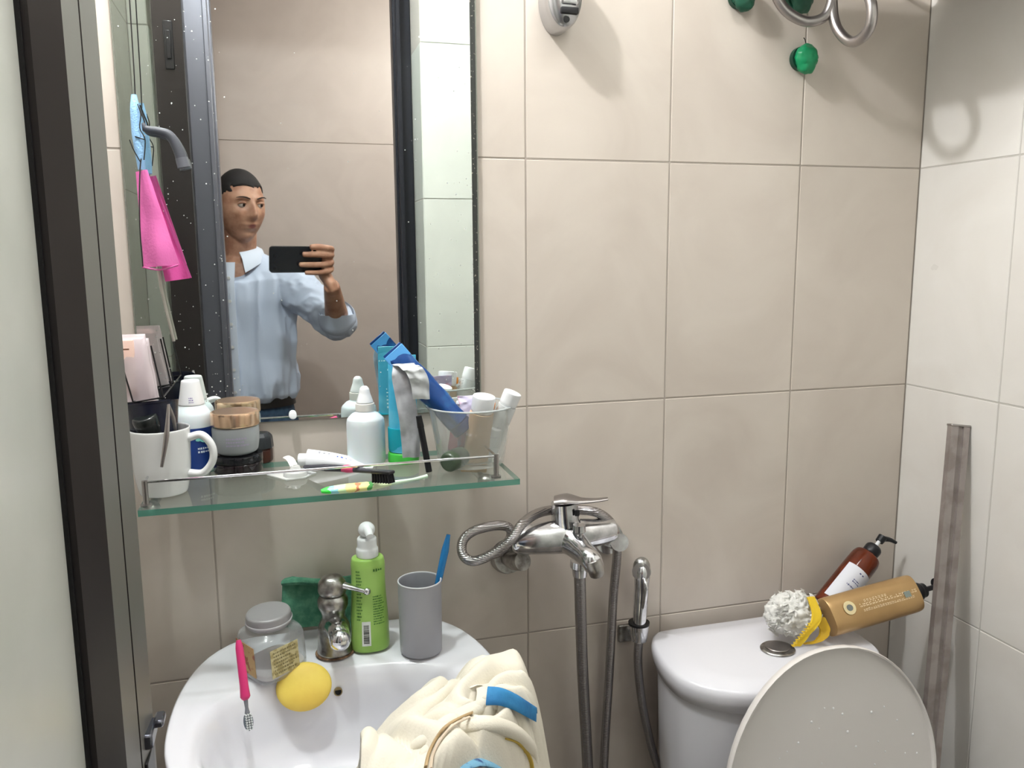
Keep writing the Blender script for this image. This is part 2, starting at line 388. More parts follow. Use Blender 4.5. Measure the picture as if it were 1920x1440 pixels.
RX0, RX1, RY, RZ = SX0+.008, SX1-.030, SY0+.016, .0315
def railf(b):
    tube(b, [(RX0+.325, RY, RZ), (RX1+.325, RY, RZ)], .0017, 8)
    tube(b, [(RX1+.325, RY, RZ), (RX1+.325, -.02, RZ)], .0017, 8); tube(b, [(RX0+.325, RY, RZ), (RX0+.325, -.02, RZ)], .0017, 8)
one('guard_rail', railf, CHROME, sh)
for x, y in ((RX0, RY), (RX1, RY), (RX0, -.02), (RX1, -.02)):
    one('rail_post', lambda b: (cyl(b, (x+.325, y, .0003), (x+.325, y, RZ+.002), .0036, 14), cyl(b, (x+.325, y, .0003), (x+.325, y, .003), .007, 16)), STEEL, sh)

def base(u, v, z=None): return at(u, v, z=ZS if z is None else z)+Vector((0, 0, .0004))
def hz(u, v, P): return at(u, v, y=P.y).z-P.z
# ---- mug
P = base(302, 925); P.x += .004
mug = thing('mug', 'white ceramic mug at the left end of the glass shelf holding a black cup', 'mug', P)
CER = mat('white_ceramic', (228, 229, 228), .15)
def mugf(b):
    lathe(b, rprof([(.0, .0), (.026, 0), (.030, .002), (.0355, .030), (.0375, .087), (.0367, .0885), (.0355, .087), (.0335, .03), (.028, .006), (0, .006)], 2), 40, cap0=False, cap1=False)
one('mug_body', mugf, CER, mug)
one('handle', lambda b: tube(b, [(.036, -.006, .074), (.052, -.009, .077), (.064, -.011, .062), (.064, -.011, .042), (.051, -.009, .026), (.033, -.006, .026)], [.0055, .005, .005, .005, .005, .0055], 12, sub=6, up=(0, 1, 0), flat=1.25), CER, mug)
bc = thing('measuring_cup', 'black plastic cup standing inside the white mug on the shelf', 'cup', P+Vector((-.004, .002, .0075)), rot=(math.radians(-7), math.radians(-3), 0))
one('cup_body', lambda b: lathe(b, rprof([(.0, 0), (.019, 0), (.022, .01), (.0335, .112), (.0345, .114), (.0330, .114), (.0215, .012), (0, .010)], 2), 36, cap0=False, cap1=False), mat('dark_navy_plastic', (28, 30, 46), .25), bc)
brush = thing('stubby_brush', 'black stubby brush handle with a shiny rounded end, head down in the black cup', 'brush', P+Vector((-.010, -.010, .087)), rot=(math.radians(14), math.radians(-14), 0))
one('brush_handle', lambda b: lathe(b, rprof([(0, -.045), (.008, -.045), (.009, -.02), (.015, .000), (.0165, .016), (.0150, .022), (0, .0225)], 2), 28, cap0=False, cap1=False), mat('glossy_black', (30, 34, 34), .12), brush)
one('handle_ring', lambda b: lathe(b, [(.0118, -.008), (.0142, -.008), (.0152, -.003), (.0142, -.003)], 28), CHROME, brush)
tw = thing('tweezers', 'long slim metal tweezers hooked over the rim of the white mug', 'tweezers', P+Vector((.012, -.040, .05)))
def twf(b):
    a0 = at(316, 758, y=P.y-.030)-tw.location; a1 = at(303, 876, y=P.y-.045)-tw.location
    m_ = a0.lerp(a1, .5)+Vector((.002, -.003, 0))
    tube(b, [a0, m_, a1], [.0016, .0034, .0020], 8, sub=8, flat=.35, up=(0, -1, 0))
one('arm', twf, STEEL, tw)
def twf2(b):
    a0 = at(316, 758, y=P.y-.030)-tw.location; c = at(330, 812, y=P.y-.016)-tw.location
    tube(b, [a0, a0.lerp(c, .5)+Vector((.001, .001, .001)), c], [.0016, .0025, .0016], 8, sub=8, flat=.35, up=(0, -1, 0))
one('arm', twf2, STEEL, tw)

# ---- wire caddy with packets left of the mirror
CW = mat('black_wire', (22, 22, 24), .4)
cad = thing('wire_caddy', 'thin black wire caddy in the corner left of the mirror, holding two packets', 'caddy', (-.63, -.06, -.42))
def cadf(b):
    for y, dx in ((-.115, 0), (-.02, 0)):
        for u, v, u2, v2 in ((283, 648, 306, 745), (228, 682, 250, 755)):
            p = at(u, v, y=y if y < -.05 else -.115)-cad.location; q_ = at(u2, v2, y=-.115)-cad.location
            off = Vector((0, 0, 0)) if y < -.05 else Vector((0, .095, 0))
            tube(b, [p+off, q_+off], .0011, 7)
    L = [at(250, 755, y=-.115)-cad.location, at(306, 745, y=-.115)-cad.location]
    L = L+[L[1]+Vector((0, .095, 0)), L[0]+Vector((0, .095, 0))]
    tube(b, L, .0011, 7, closed=True)
    tube(b, [L[2], Vector((L[2].x, .059, L[2].z))], .0011, 7); tube(b, [L[3], Vector((L[3].x, .059, L[3].z))], .0011, 7)
    tube(b, [L[0], Vector((-.0615, L[0].y, L[0].z))], .0011, 7)
one('wire_frame', cadf, CW, cad)
def packet(name, label, u0, u1, v0, v1, y, m, lean=.02):
    c = at((u0+u1)/2, v1, y=y); t = thing(name, label, 'packet', c)
    wd = (at(u1, v1, y=y)-at(u0, v1, y=y)).x; hh = (at(u0, v0, y=y)-at(u0, v1, y=y)).z
    def f(b):
        rings = []
        for k in range(13):
            z = hh*k/12; th = .010*math.sin(PI*min(1, (k+.6)/12.6))**.6+.0006
            ring = []
            for i in range(28):
                a = 2*PI*i/28; ca, sa = math.cos(a), math.sin(a)
                x = (abs(ca)**.7)*(1 if ca > 0 else -1)*wd/2; yy = sa*th
                n_ = noise.noise(Vector((x*90, z*70, y*9)))*.0022
                ring.append((x+n_*.4-.28*z*.5, yy+n_+lean*z/hh, z))
            rings.append(ring)
        loft(b, rings)
    one('film', f, m, t, angle=60); return t, wd, hh
PK1 = mat('peach_card', (240, 205, 190), .4, noise_=((244, 232, 226), 22, .45, .6))
PK2 = clear('clear_film', (240, 236, 238), .45, (226, 214, 216), .12, 1.4, .3)
t, wd, hh = packet('refill_packet', 'peach and clear plastic packet standing in the wire caddy, nearer the door', 236, 296, 628, 752, -.10, PK2)
one('inner_sachet', lambda b: box(b, (-.006-.01, .006, hh*.5), (wd*.55, .005, hh*.86), .002, 2), PK1, t)
one('tear_strip', lambda b: box(b, (-.02, -.004, hh*.80), (wd*.5, .001, .002)), mat('strip_brown', (120, 80, 60), .5), t)
t2, wd2, hh2 = packet('refill_packet', 'second clear packet with pink print, tucked behind the peach packet in the wire caddy', 246, 300, 636, 748, -.065, PK2)
one('inner_sachet', lambda b: box(b, (-.012, .006, hh2*.45), (wd2*.6, .004, hh2*.7), .002, 2), mat('pink_sachet', (226, 196, 200), .4), t2)

# ---- white bottle with blue label
P = base(368, 882); h = hz(357, 712, P); R = .0275
wb_ = thing('mouthwash_bottle', 'white shouldered bottle with a dark blue label and tapered cap, behind the mug handle', 'bottle', P)
one('bottle_body', lambda b: lathe(b, rprof([(0, 0), (R-.003, 0), (R, .003), (R, h*.56), (R*.93, h*.64), (R*.62, h*.73), (.0145, h*.76), (0, h*.76)], 2), 36, cap0=False, cap1=False), MILKP, wb_)
one('cap', lambda b: lathe(b, rprof([(0, h*.735), (.0178, h*.735), (.0180, h*.745), (.0128, h*.985), (.0115, h), (0, h)], 2), 36, cap0=False, cap1=False), WHITEP, wb_)
one('label', lambda b: cylpatch(b, R, -PI*.98, PI*.02, .006, h*.50, .0004, 30), mat('navy_label', (28, 58, 128), .35), wb_)
lb = one('label_print', lambda b: (ticks(b, .004, .028, .030, .040, 2, 5, .0012, .003, mp=cylmap(R, -PI/2+.1), t=.0009)), mat('print_white', (225, 235, 240), .5), wb_, smooth=False)
def leaf_logo(b):
    mp = cylmap(R, -PI/2)
    for k, (cx, cz, r, rot) in enumerate(((.010, .052, .0062, .3), (.015, .049, .0055, -.5))):
        vs = [b.verts.new(mp(cx+r*math.cos(a)*(1 if k else .9), cz+r*.6*math.sin(a+rot), .0009+k*.0003)) for a in [2*PI*i/16 for i in range(16)]]
        b.faces.new(vs)
one('label_emblem', leaf_logo, mat('mint_print', (120, 196, 186), .4), wb_, smooth=False)
one('batch_print', lambda b: ticks(b, -.006, .004, h*.585, h*.80, 6, 9, .0008, .0022, mp=lambda x, y, hh_: Vector((x, -(R*.80 if y < h*.66 else .0176)-.004+max(0, (y-h*.66))*0, y)), t=.0), mat('violet_print', (140, 120, 180), .5), wb_, smooth=False)
bpy.data.objects.remove([o for o in wb_.children if o.name.startswith('batch_print')][0])
one('batch_print', lambda b: ticks(b, -.002, .0045, h*.76, h*.83, 3, 9, .0008, .0022, mp=cylmap(.0176, -PI/2), t=.0004), mat('violet_print', (140, 120, 180), .5), wb_, smooth=False)

# ---- jars
P = base(448, 884)
dj = thing('cream_jar', 'dark glossy cosmetic jar underneath the copper-lidded jar', 'jar', P)
GB = mat('black_cherry_gloss', (26, 14, 20), .1, coat=.4)
hj = .0275
one('jar_body', lambda b: lathe(b, rprof([(0, 0), (.032, 0), (.0345, .003), (.0345, hj*.55), (.033, hj*.6)], 2), 40, cap0=False), GB, dj)
one('lid', lambda b: lathe(b, rprof([(0, hj*.6), (.0345, hj*.6), (.0350, hj*.66), (.0350, hj*.93), (.034, hj), (0, hj)], 2), 40, cap0=False, cap1=False), mat('black_gloss', (22, 22, 26), .12), dj)
P2_ = P+Vector((-.001, -.002, hj+.0004)); H2 = hz(447, 768, P)-hj-.001
gj = thing('cream_jar', 'frosted glass cosmetic jar with a brushed copper lid, stacked on a dark jar', 'jar', P2_)
one('jar_body', lambda b: lathe(b, rprof([(0, 0), (.022, 0), (.030, .005), (.0325, .020), (.033, H2*.60), (.0315, H2*.66), (0, H2*.66)], 2), 44, cap0=False, cap1=False), clear('frosted_jar_glass', (215, 218, 220), .45, (205, 210, 212), .25, .8, .35), gj)
one('cream_core', lambda b: lathe(b, rprof([(0, .006), (.018, .006), (.026, .014), (.0275, H2*.55), (0, H2*.55)], 2), 36, cap0=False, cap1=False), mat('cream_core', (206, 208, 206), .5), gj)
one('lid', lambda b: lathe(b, rprof([(0, H2*.67), (.0325, H2*.67), (.0338, H2*.70), (.0338, H2*.95), (.0325, H2), (0, H2)], 2), 44, cap0=False, cap1=False), mat('copper_lid', (226, 190, 158), .22, .85), gj)
one('jar_print', lambda b: ticks(b, -.012, .020, H2*.25, H2*.48, 3, 21, .001, .003, mp=cylmap(.0352, -PI/2), t=.0005), mat('lilac_print', (150, 140, 165), .5), gj, smooth=False)
P = base(486, 866); P.y += .0
dj2 = thing('cream_jar', 'small dark amber jar with a black faceted lid, right behind the stacked jars', 'jar', P)
one('jar_body', lambda b: lathe(b, rprof([(0, 0), (.019, 0), (.021, .003), (.021, .020), (.019, .022)], 2), 32, cap0=False), mat('dark_amber_glass', (62, 30, 20), .12), dj2)
one('lid', lambda b: lathe(b, rprof([(0, .022), (.022, .022), (.0225, .024), (.0215, .040), (.016, .046), (0, .047)], 2), 12, cap0=False, cap1=False), mat('charcoal_lid', (44, 48, 52), .3), dj2, smooth=False)

# ---- white dropper bottle
P = base(688, 868); h = hz(687, 723, P); R = .0285
sq = thing('dropper_bottle', 'plain milky white squeeze bottle with a rounded nozzle cap, middle of the glass shelf', 'bottle', P)
one('bottle_body', lambda b: lathe(b, rprof([(0, 0), (R-.003, 0), (R, .003), (R, h*.52), (R*.95, h*.585), (R*.70, h*.645), (.0135, h*.67), (.0135, h*.70), (0, h*.70)], 2), 40, cap0=False, cap1=False), MILKP, sq)
one('neck_ring', lambda b: lathe(b, rprof([(0, h*.68), (.0138, h*.68), (.0142, h*.69), (.0142, h*.775), (.0135, h*.78), (0, h*.78)], 2), 32, cap0=False, cap1=False), mat('ivory_plastic', (226, 224, 218), .35), sq)
one('nozzle_cap', lambda b: lathe(b, rprof([(0, h*.78), (.0132, h*.78), (.0110, h*.84), (.0085, h*.90), (.0070, h*.965), (.004, h*.995), (0, h)], 3), 32, cap0=False, cap1=False), WHITEP, sq)

# ---- squeeze tube builder: local z from cap (0) up to the crimp
def stube(parent, L, R, W, m, capm, caph=.02, capr=None, z0=0.0, fold=.0, name='tube_body', capname='cap', bend=0.0, wob=0.0):
    capr = capr or R
    def f(b):
        rings = []
        for k in range(19):
            t = k/18; rx = R+(W/2-R)*t**.8; ry = R*(1-t)**.62+.0008
            ring = []
            for i in range(32):
                a = 2*PI*i/32
                n_ = wob*noise.noise(Vector((math.cos(a)*1.5, math.sin(a)*1.5, t*5+R*100)))
                ring.append((rx*math.cos(a)+n_, ry*math.sin(a)+bend*t*t+n_, z0+caph+(L-caph)*t))
            rings.append(ring)
        loft(b, rings)
    one(name, f, m, parent)
    one('crimp', lambda b: box(b, (0, bend, z0+L+.004), (W*.99, .0022, .011), .0006, 1), m, parent)
    one(capname, lambda b: lathe(b, rprof([(0, z0), (capr*.93, z0), (capr, z0+.0015), (capr*.98, z0+caph), (0, z0+caph)], 2), 32, cap0=False, cap1=False), capm, parent)

# ---- light blue tube on its green cap
P = base(757, 866); h = hz(746, 674, P)
top = Vector((at(746, 674, y=P.y-.0)))
bt = thing('face_wash_tube', 'tall translucent light blue tube standing on its green cap, right of the white squeeze bottle', 'tube', M=frame(P, top-P+Vector((.006, 0, 0)), (0, 1, 0)))
LB = mat('light_blue_plastic', (70, 178, 214), .25, trans=.15, noise_=((110, 204, 228), 14, .45, .6))
stube(bt, h*.98, .0215, .042, LB, mat('green_cap', (70, 190, 70), .3), caph=.018, capr=.0235)
one('teal_band', lambda b: lathe(b, [(.0219, .0185), (.0226, .022), (.0232, .052), (.0228, .054)], 32, sy=.93), mat('teal_gel', (20, 158, 176), .2), bt)
_tp = one('tube_print', lambda b: (ticks(b, -.021, .018, h*.88, h*.915, 1, 31, .002, .003, mp=lambda x, y, t_: Vector((x, .0085, y))), ticks(b, -.010, .012, h*.40, h*.66, 7, 33, .0015, .004, mp=lambda x, y, t_: Vector((x, .0190-.0085*(y/h-.4)/.26, y)))), mat('pale_print', (205, 240, 245), .5), bt, smooth=False); _tp['kind'] = 'stuff'
# ---- crumpled sachet
P = at(775, 868, y=-.13); P.z = ZS+.001
def crump(b, pts, W, seedv, amp=.004, th=.0022, nw=14):
    c = smooth_path(pts, 6); rows = []
    for k, p in enumerate(c):
        t = k/(len(c)-1)
        wd = W[0]+(W[1]-W[0])*t if isinstance(W, tuple) else W(t)
        row = []
        for i in range(nw+1):
            s = (i/nw-.5)*wd
            n1 = noise.noise(Vector((s*60, t*7, seedv)))*amp; n2 = noise.noise(Vector((s*130, t*15, seedv+7)))*amp*.5
            row.append(Vector((p[0]+s, p[1]+n1+n2, p[2]+n1*.5)))
        rows.append(row)
    fr = rows; bk = [[q+Vector((0, th, 0)) for q in r] for r in rows]
    ring = [r+b_[::-1] for r, b_ in zip(fr, bk)]
    loft(b, ring)
sa = thing('foil_sachet', 'crumpled silver grey sachet draped in front of the light blue tube', 'sachet', P)
FOIL = mat('foil_grey', (196, 199, 204), .35, .25, noise_=((170, 172, 178), 40, .4, .6))
def saf(b):
    q = [at(u, v, y=y)-P for u, v, y in ((772, 858, -.125), (768, 800, -.128), (760, 745, -.130), (754, 705, -.126), (758, 682, -.118))]
    crump(b, q, lambda t: .026+.004*t, 2.0, .003)
one('sachet_film', saf, FOIL, sa, angle=50)
def saf2(b):
    q = [at(u, v, y=y)-P for u, v, y in ((756, 683, -.118), (772, 690, -.134), (786, 712, -.138), (790, 748, -.136))]
    crump(b, q, lambda t: .032-.008*t, 5.0, .004)
one('torn_flap', saf2, mat('flap_white', (206, 210, 212), .35, .3), sa, angle=50)

# ---- comb
P = at(804, 864, y=-.140); P.z = ZS+.0006; T = at(785, 780, y=-.138)
cb = thing('makeup_pencil', 'slim black pencil leaning upright between the silver sachet and the clear tumbler', 'pencil', M=frame(P, T-P, (0, -1, 0)))
L_ = (T-P).length
one('barrel', lambda b: cyl(b, (0, 0, 0), (0, 0, L_*.80), .0046, 16), BLACKP, cb)
one('pencil_cap', lambda b: cyl(b, (0, 0, L_*.80), (0, 0, L_), .0050, 16, .0042), ALUD, cb)

# ---- clear basket cup with its contents
P = base(884, 868); hb = hz(880, 790, P)
BH = .088
bk = thing('clear_cup', 'wide clear plastic tumbler full of tubes at the right end of the glass shelf', 'cup', P)
one('tumbler', lambda b: lathe(b, rprof([(.0, 0), (.046, 0), (.049, .003), (.0635, BH), (.0650, BH+.001), (.0625, BH), (.047, .005), (0, .004)], 2), 48, cap0=False, cap1=False), clear('cup_plastic', (250, 251, 250), .20, (222, 224, 221), .08, 1.2, .25), bk)
one('rim', lambda b: tube(b, [(.0645*math.cos(a), .0645*math.sin(a), BH+.0005) for a in [2*PI*i/48 for i in range(48)]], .0014, 8, closed=True), mat('rim_plastic', (214, 220, 220), .2, trans=.3), bk)
def leanthing(name, label, cat, u0, v0, y0, u1, v1, y1, up=(0, -1, 0)):
    a = at(u0, v0, y=y0); c = at(u1, v1, y=y1)
    return thing(name, label, cat, M=frame(a, c-a, up)), (c-a).length
# dark blue toothpaste tube leaning out to the upper left
t, L = leanthing('toothpaste_tube', 'dark blue squeezed tube leaning out of the clear tumbler toward the light blue tube', 'tube', 872, 806, -.120, 742, 664, -.100)
stube(t, L, .0175, .032, mat('royal_blue', (22, 66, 128), .3, noise_=((42, 108, 168), 18, .5, .62)), mat('navy_cap', (18, 34, 92), .3), caph=.016, capr=.018, wob=.003)
one('sky_band', lambda b: box(b, (0, 0, L-.004), (.0335, .0040, .02), .0006, 1), mat('sky_blue', (96, 170, 232), .3), t)
# beige tube with white cap, cap up
t, L = leanthing('hand_cream_tube', 'beige tube with a white cap standing in the clear tumbler', 'tube', 908, 742, -.140, 888, 884, -.120)
stube(t, L*.93, .0175, .040, mat('beige_plastic', (196, 164, 130), .35), WHITEP, caph=.026, capr=.0168, bend=.0)
one('orange_tab', lambda b: box(b, (.0155, -.003, .015), (.006, .010, .012), .002, 2), mat('orange_tab', (236, 150, 70), .4), t)
# white tube leaning right
t, L = leanthing('ointment_tube', 'white tube tilted out over the right side of the clear tumbler', 'tube', 962, 735, -.140, 918, 838, -.125)
stube(t, L, .0135, .030, mat('white_tube', (218, 222, 222), .3, noise_=((150, 156, 156), 60, .6, .68)), WHITEP, caph=.022, capr=.0135)
# lavender sachet
t = thing('lavender_sachet', 'lavender and clear crumpled sachet between the blue tube and the beige tube', 'sachet', at(878, 800, y=-.12))
one('sachet_film', lambda b: crump(b, [at(u, v, y=y)-t.location for u, v, y in ((876, 850, -.12), (880, 800, -.125), (884, 765, -.122), (880, 742, -.115))], lambda t_: .030+.006*t_, 9.0, .004), mat('lavender_film', (206, 200, 224), .25, noise_=((226, 170, 190), 45, .5, .6)), t, angle=50)
t, L = leanthing('lotion_bottle', 'small pink bottle with a white cap at the back of the clear tumbler', 'bottle', 858, 846, -.100, 872, 752, -.085)
one('bottle_body', lambda b: lathe(b, rprof([(0, 0), (.014, 0), (.0155, .002), (.0155, L*.70), (.010, L*.78), (0, L*.78)], 2), 28, cap0=False, cap1=False), mat('rose_plastic', (206, 120, 138), .25), t)
one('cap', lambda b: lathe(b, rprof([(0, L*.78), (.0105, L*.78), (.0105, L*.9), (.013, L*.91), (.013, L*.99), (0, L)], 2), 28, cap0=False, cap1=False), WHITEP, t)
t, L = leanthing('travel_bottle', 'short dark green bottle lying low inside the clear tumbler', 'bottle', 838, 868, -.150, 872, 852, -.120)
one('bottle_body', lambda b: lathe(b, rprof([(0, 0), (.012, 0), (.015, .004), (.015, L*.8), (.008, L), (0, L)], 2), 24, cap0=False, cap1=False), mat('moss_plastic', (70, 84, 66), .3), t)
t, L = leanthing('small_tube', 'white mini tube lying inside the clear tumbler near its right wall', 'tube', 930, 800, -.135, 905, 866, -.105)
stube(t, L, .010, .022, WHITEP, WHITEP, caph=.014)

# ---- toothpaste, strip, toothbrush, floss card on the shelf
P = at(560, 862, z=ZS+.011); Q = at(668, 868, z=ZS+.010); Q = P+(Q-P)*1.0
tp = thing('toothpaste_tube', 'white toothpaste tube with blue print lying flat left of the white squeeze bottle', 'tube', M=frame(P, Q-P+Vector((0, .02, 0)), (0, 0, 1)))
L = (Q-P).length
stube(tp, L+.012, .0150, .036, mat('white_laminate', (236, 238, 242), .3), WHITEP, caph=.014, capr=.0095, bend=-.008)
def tpp(b):
    mp = tpmap
    ticks(b, -.010, .006, L*.62, L*.9, 4, 41, .002, .005, mp=mp)
tpmap = lambda x, y, t_: Vector((x, (.0150*max(0, 1-(y-.014)/(L-.002))**.62+.0003)*math.sqrt(max(.1, 1-(x/.018)**2))-.008*((y-.014)/(L-.002))**2+.0004, y))
one('blue_print', tpp, mat('print_blue', (50, 80, 170), .4), tp, smooth=False)
one('grey_print', lambda b: ticks(b, -.008, .006, L*.32, L*.55, 3, 43, .001, .002, mp=tpmap), mat('print_grey', (120, 120, 130), .5), tp, smooth=False)
# clear blister with a round cup
P = base(547, 893)
bl = thing('blister_pack', 'small empty clear plastic blister with a round cup, lying against the shelf rail', 'packaging', P, rot=(0, 0, .25))
CLR = clear('blister_plastic', (244, 246, 244), .6, (228, 230, 228), .1, 1.5, .4)
def blf(b):
    prism(b, [(-.030, .020), (.018, .026), (.034, -.006), (.012, -.024), (-.014, -.022)], .0005, .002)
one('sheet', blf, CLR, bl)
one('round_cup', lambda b: lathe(b, rprof([(.017, .002), (.016, .008), (.013, .010), (.008, .0105), (.006, .016), (.003, .0165), (.003, .011), (.0, .011)], 1), 28, M=Matrix.Translation((.004, -.006, 0)), cap0=False), CLR, bl)
one('hinge_strip', lambda b: tube(b, [(.006, .006, .012), (.004, .018, .020), (.001, .028, .022)], .006, 8, sub=5, flat=.25), mat('hinge_white', (232, 228, 224), .35), bl)
# black toothbrush
a = at(572, 876, z=ZS+.010); c = at(735, 886, z=ZS+.034)
tb = thing('toothbrush', 'black toothbrush with a pink grip patch and black bristles, lying along the shelf rail', 'toothbrush', M=frame(a, c-a, (0, 0, 1)))
L = (c-a).length
one('handle', lambda b: tube(b, [(0, 0, 0), (0, .001, L*.25), (0, .0015, L*.5), (0, 0, L*.72), (0, 0, L*.82)], [.0035, .0052, .0048, .0030, .0025], 12, sub=6), mat('dark_grey_rubber', (66, 66, 74), .4), tb)
one('grip_patch', lambda b: tube(b, [(0, .0012, L*.46), (0, .0015, L*.52), (0, .0012, L*.60)], [.0046, .0056, .0042], 12, sub=4), mat('hot_pink', (228, 80, 130), .4), tb)
hd = one('head', lambda b: box(b, (0, 0, L*.90), (.012, .0045, L*.20), .002, 3), BLACKP, tb)
def bris(b):
    for i in range(7):
        for j in range(4): cyl(b, (-.0042+j*.0028, -.002, L*.82+i*L*.026), (-.0046+j*.0031, -.014, L*.815+i*L*.028), .00125, 6)
br = one('bristles', bris, mat('black_bristle', (16, 16, 22), .7), tb); br['kind'] = 'stuff'
# green picture pack
a = at(602, 921, z=ZS+.0085)
gp = thing('kids_toothbrush', 'bright green and yellow picture-printed toothbrush pack lying at the front edge of the shelf', 'toothbrush', a, rot=(0, 0, math.radians(6)))
L = .092
def gpf(b):
    tube(b, [(0, 0, 0), (.010, 0, 0), (L*.35, 0, 0), (L*.75, 0, 0), (L, .001, 0)], [.004, .0085, .0105, .0100, .005], 16, sub=5, flat=.55, up=(0, 0, 1))
def kidmat():
    m = mat('kids_print', (150, 235, 110), .3)
    nt = m.node_tree; b = nt.nodes['Principled BSDF']; tc = nt.nodes.new('ShaderNodeTexCoord'); sx = nt.nodes.new('ShaderNodeSeparateXYZ')
    n = nt.nodes.new('ShaderNodeTexNoise'); n.inputs['Scale'].default_value = 90
    ad = nt.nodes.new('ShaderNodeMath'); ad.operation = 'MULTIPLY_ADD'; ad.inputs[1].default_value = .025
    cr = nt.nodes.new('ShaderNodeValToRGB'); cr.color_ramp.interpolation = 'CONSTANT'
    e = cr.color_ramp.elements; e[0].position = 0; e[0].color = rgb(70, 235, 80)
    e[1].position = .26; e[1].color = rgb(150, 226, 232)
    for p_, c_ in ((.36, (214, 246, 190)), (.50, (244, 238, 150)), (.60, (214, 130, 90)), (.66, (246, 240, 160)), (.78, (90, 170, 90)), (.86, (220, 236, 190))):
        q_ = e.new(p_); q_.color = rgb(*c_)
    mr = nt.nodes.new('ShaderNodeMapRange'); mr.inputs[2].default_value = L
    nt.links.new(tc.outputs['Object'], sx.inputs[0]); nt.links.new(tc.outputs['Object'], n.inputs['Vector'])
    nt.links.new(n.outputs[0], ad.inputs[0]); nt.links.new(sx.outputs[0], ad.inputs[2]); nt.links.new(ad.outputs[0], mr.inputs[0]); nt.links.new(mr.outputs[0], cr.inputs[0]); nt.links.new(cr.outputs[0], b.inputs['Base Color'])
    return m
one('printed_handle', gpf, kidmat(), gp)
one('neck', lambda b: tube(b, [(L-.003, .001, 0), (L+.030, .003, .001), (L+.052, .006, .003)], [.0035, .0024, .0030], 10, sub=4), mat('pale_green_clear', (206, 232, 206), .25), gp)
wc = tag(one('bottle_cap', lambda b: lathe(b, rprof([(0, 0), (.0058, 0), (.0060, .001), (.0056, .008), (.0050, .0088), (0, .009)], 2), 18, M=frame((0, 0, 0), (0, -1, .15))), WHITEP), 'tiny white round cap stuck at the bottom of the mirror below the reflected man', 'cap')
wc.location = at(549, 779, y=-.0085)

# ---- things hanging on a string at the left of the mirror
H0 = at(251, 128, y=-.035)
nb = thing('mesh_scrubber', 'light blue net scrubber hanging on a black wire over the left mirror edge', 'scrubber', H0)
def w_(u, v, y): return at(u, v, y=y)-H0
one('wire', lambda b: tube(b, [w_(236, -120, -.035), w_(243, 0, -.035), w_(251, 128, -.035), w_(254, 190, -.035)], .0009, 6, sub=4), CW, nb)
one('net', lambda b: tube(b, [w_(251, 178, -.038), w_(253, 205, -.04), w_(257, 250, -.04), (w_(262, 285, -.04)), w_(266, 318, -.038)], [.0035, .0062, .0070, .0062, .005], 16, sub=8), mat('sky_net', (150, 196, 236), .6, bump=.6, bscale=500), nb)
one('net_cord', lambda b: (tube(b, [w_(258, 195, -.047), w_(264, 215, -.047), w_(262, 240, -.048), w_(272, 262, -.047), w_(270, 300, -.046)], .0008, 6, sub=5), tube(b, [w_(243, 262, -.047), w_(250, 280, -.048), w_(264, 305, -.047)], .0008, 6, sub=5), tube(b, [w_(253, 256, -.0475), w_(272, 262, -.0475)], .0008, 6)), CW, nb)
P = at(265, 312, y=-.040)
pc = thing('pink_cloth', 'bright pink cloth hanging folded from a cord over the left edge of the mirror', 'cloth', P)
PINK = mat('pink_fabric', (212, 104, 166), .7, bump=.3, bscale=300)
def flap(b, tl, top, br_, bl_, y0, y1, seedv, nf=2.2, amp=.006):
    """cloth panel between four pixel corners given as world points"""
    rows = []
    A, B, C_, D = tl, top, br_, bl_
    for k in range(25):
        t = k/24; row = []
        l = A.lerp(D, t); r = B.lerp(C_, t)
        for i in range(17):
            s = i/16; p = l.lerp(r, s)
            f = amp*(.3+.7*t)*math.sin(s*nf*2*PI+seedv+t*1.0)+noise.noise(Vector((s*3, t*3, seedv)))*.003
            row.append(p+Vector((0, f, 0)))
        rows.append(row)
    loft(b, [r+[q+Vector((0, .0016, 0)) for q in r[::-1]] for r in rows])
def W(u, v, y): return at(u, v, y=y)-P
def pcf(b):
    flap(b, W(254, 322, -.046), W(276, 318, -.05), W(336, 496, -.060), W(268, 502, -.055), 0, 0, 1.0, .8, .007)
    tube(b, [W(267, 501, -.056), W(300, 506, -.060), W(334, 497, -.060)], .0012, 6, sub=4)
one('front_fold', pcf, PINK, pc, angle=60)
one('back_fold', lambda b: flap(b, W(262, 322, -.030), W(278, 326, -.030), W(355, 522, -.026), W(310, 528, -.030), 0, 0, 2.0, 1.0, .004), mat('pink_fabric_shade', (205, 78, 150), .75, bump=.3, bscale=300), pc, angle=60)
one('cord', lambda b: tube(b, [W(266, 285, -.04), W(262, 330, -.052), W(262, 420, -.057), W(268, 500, -.057)], .0009, 6, sub=5), CW, pc)
P = at(296, 500, y=-.022)
st_ = thing('stick', 'thin pale metal stick hanging below the pink cloth in front of the mirror', 'stick', P)
one('rod', lambda b: tube(b, [at(288, 380, y=-.020)-P, at(297, 510, y=-.020)-P, at(326, 640, y=-.020)-P], .0022, 8, sub=4), mat('pale_metal', (176, 172, 164), .35, .6), st_)
P = at(275, 245, y=-.022)
hk = thing('curved_nozzle', 'grey curved plastic nozzle hanging beside the light blue net scrubber', 'nozzle', P)
one('curved_tube', lambda b: tube(b, [at(u, v, y=-.022)-P for u, v in ((266, 232), (274, 242), (296, 246), (318, 254), (333, 278), (341, 300))], [.0040, .0050, .0058, .0064, .0072, .0076], 14, sub=6), mat('grey_nozzle', (70, 72, 78), .5), hk)
one('end_collar', lambda b: tube(b, [at(340, 296, y=-.022)-P, at(345, 314, y=-.022)-P], [.0082, .0086], 16), mat('light_grey_collar', (92, 94, 100), .4), hk)
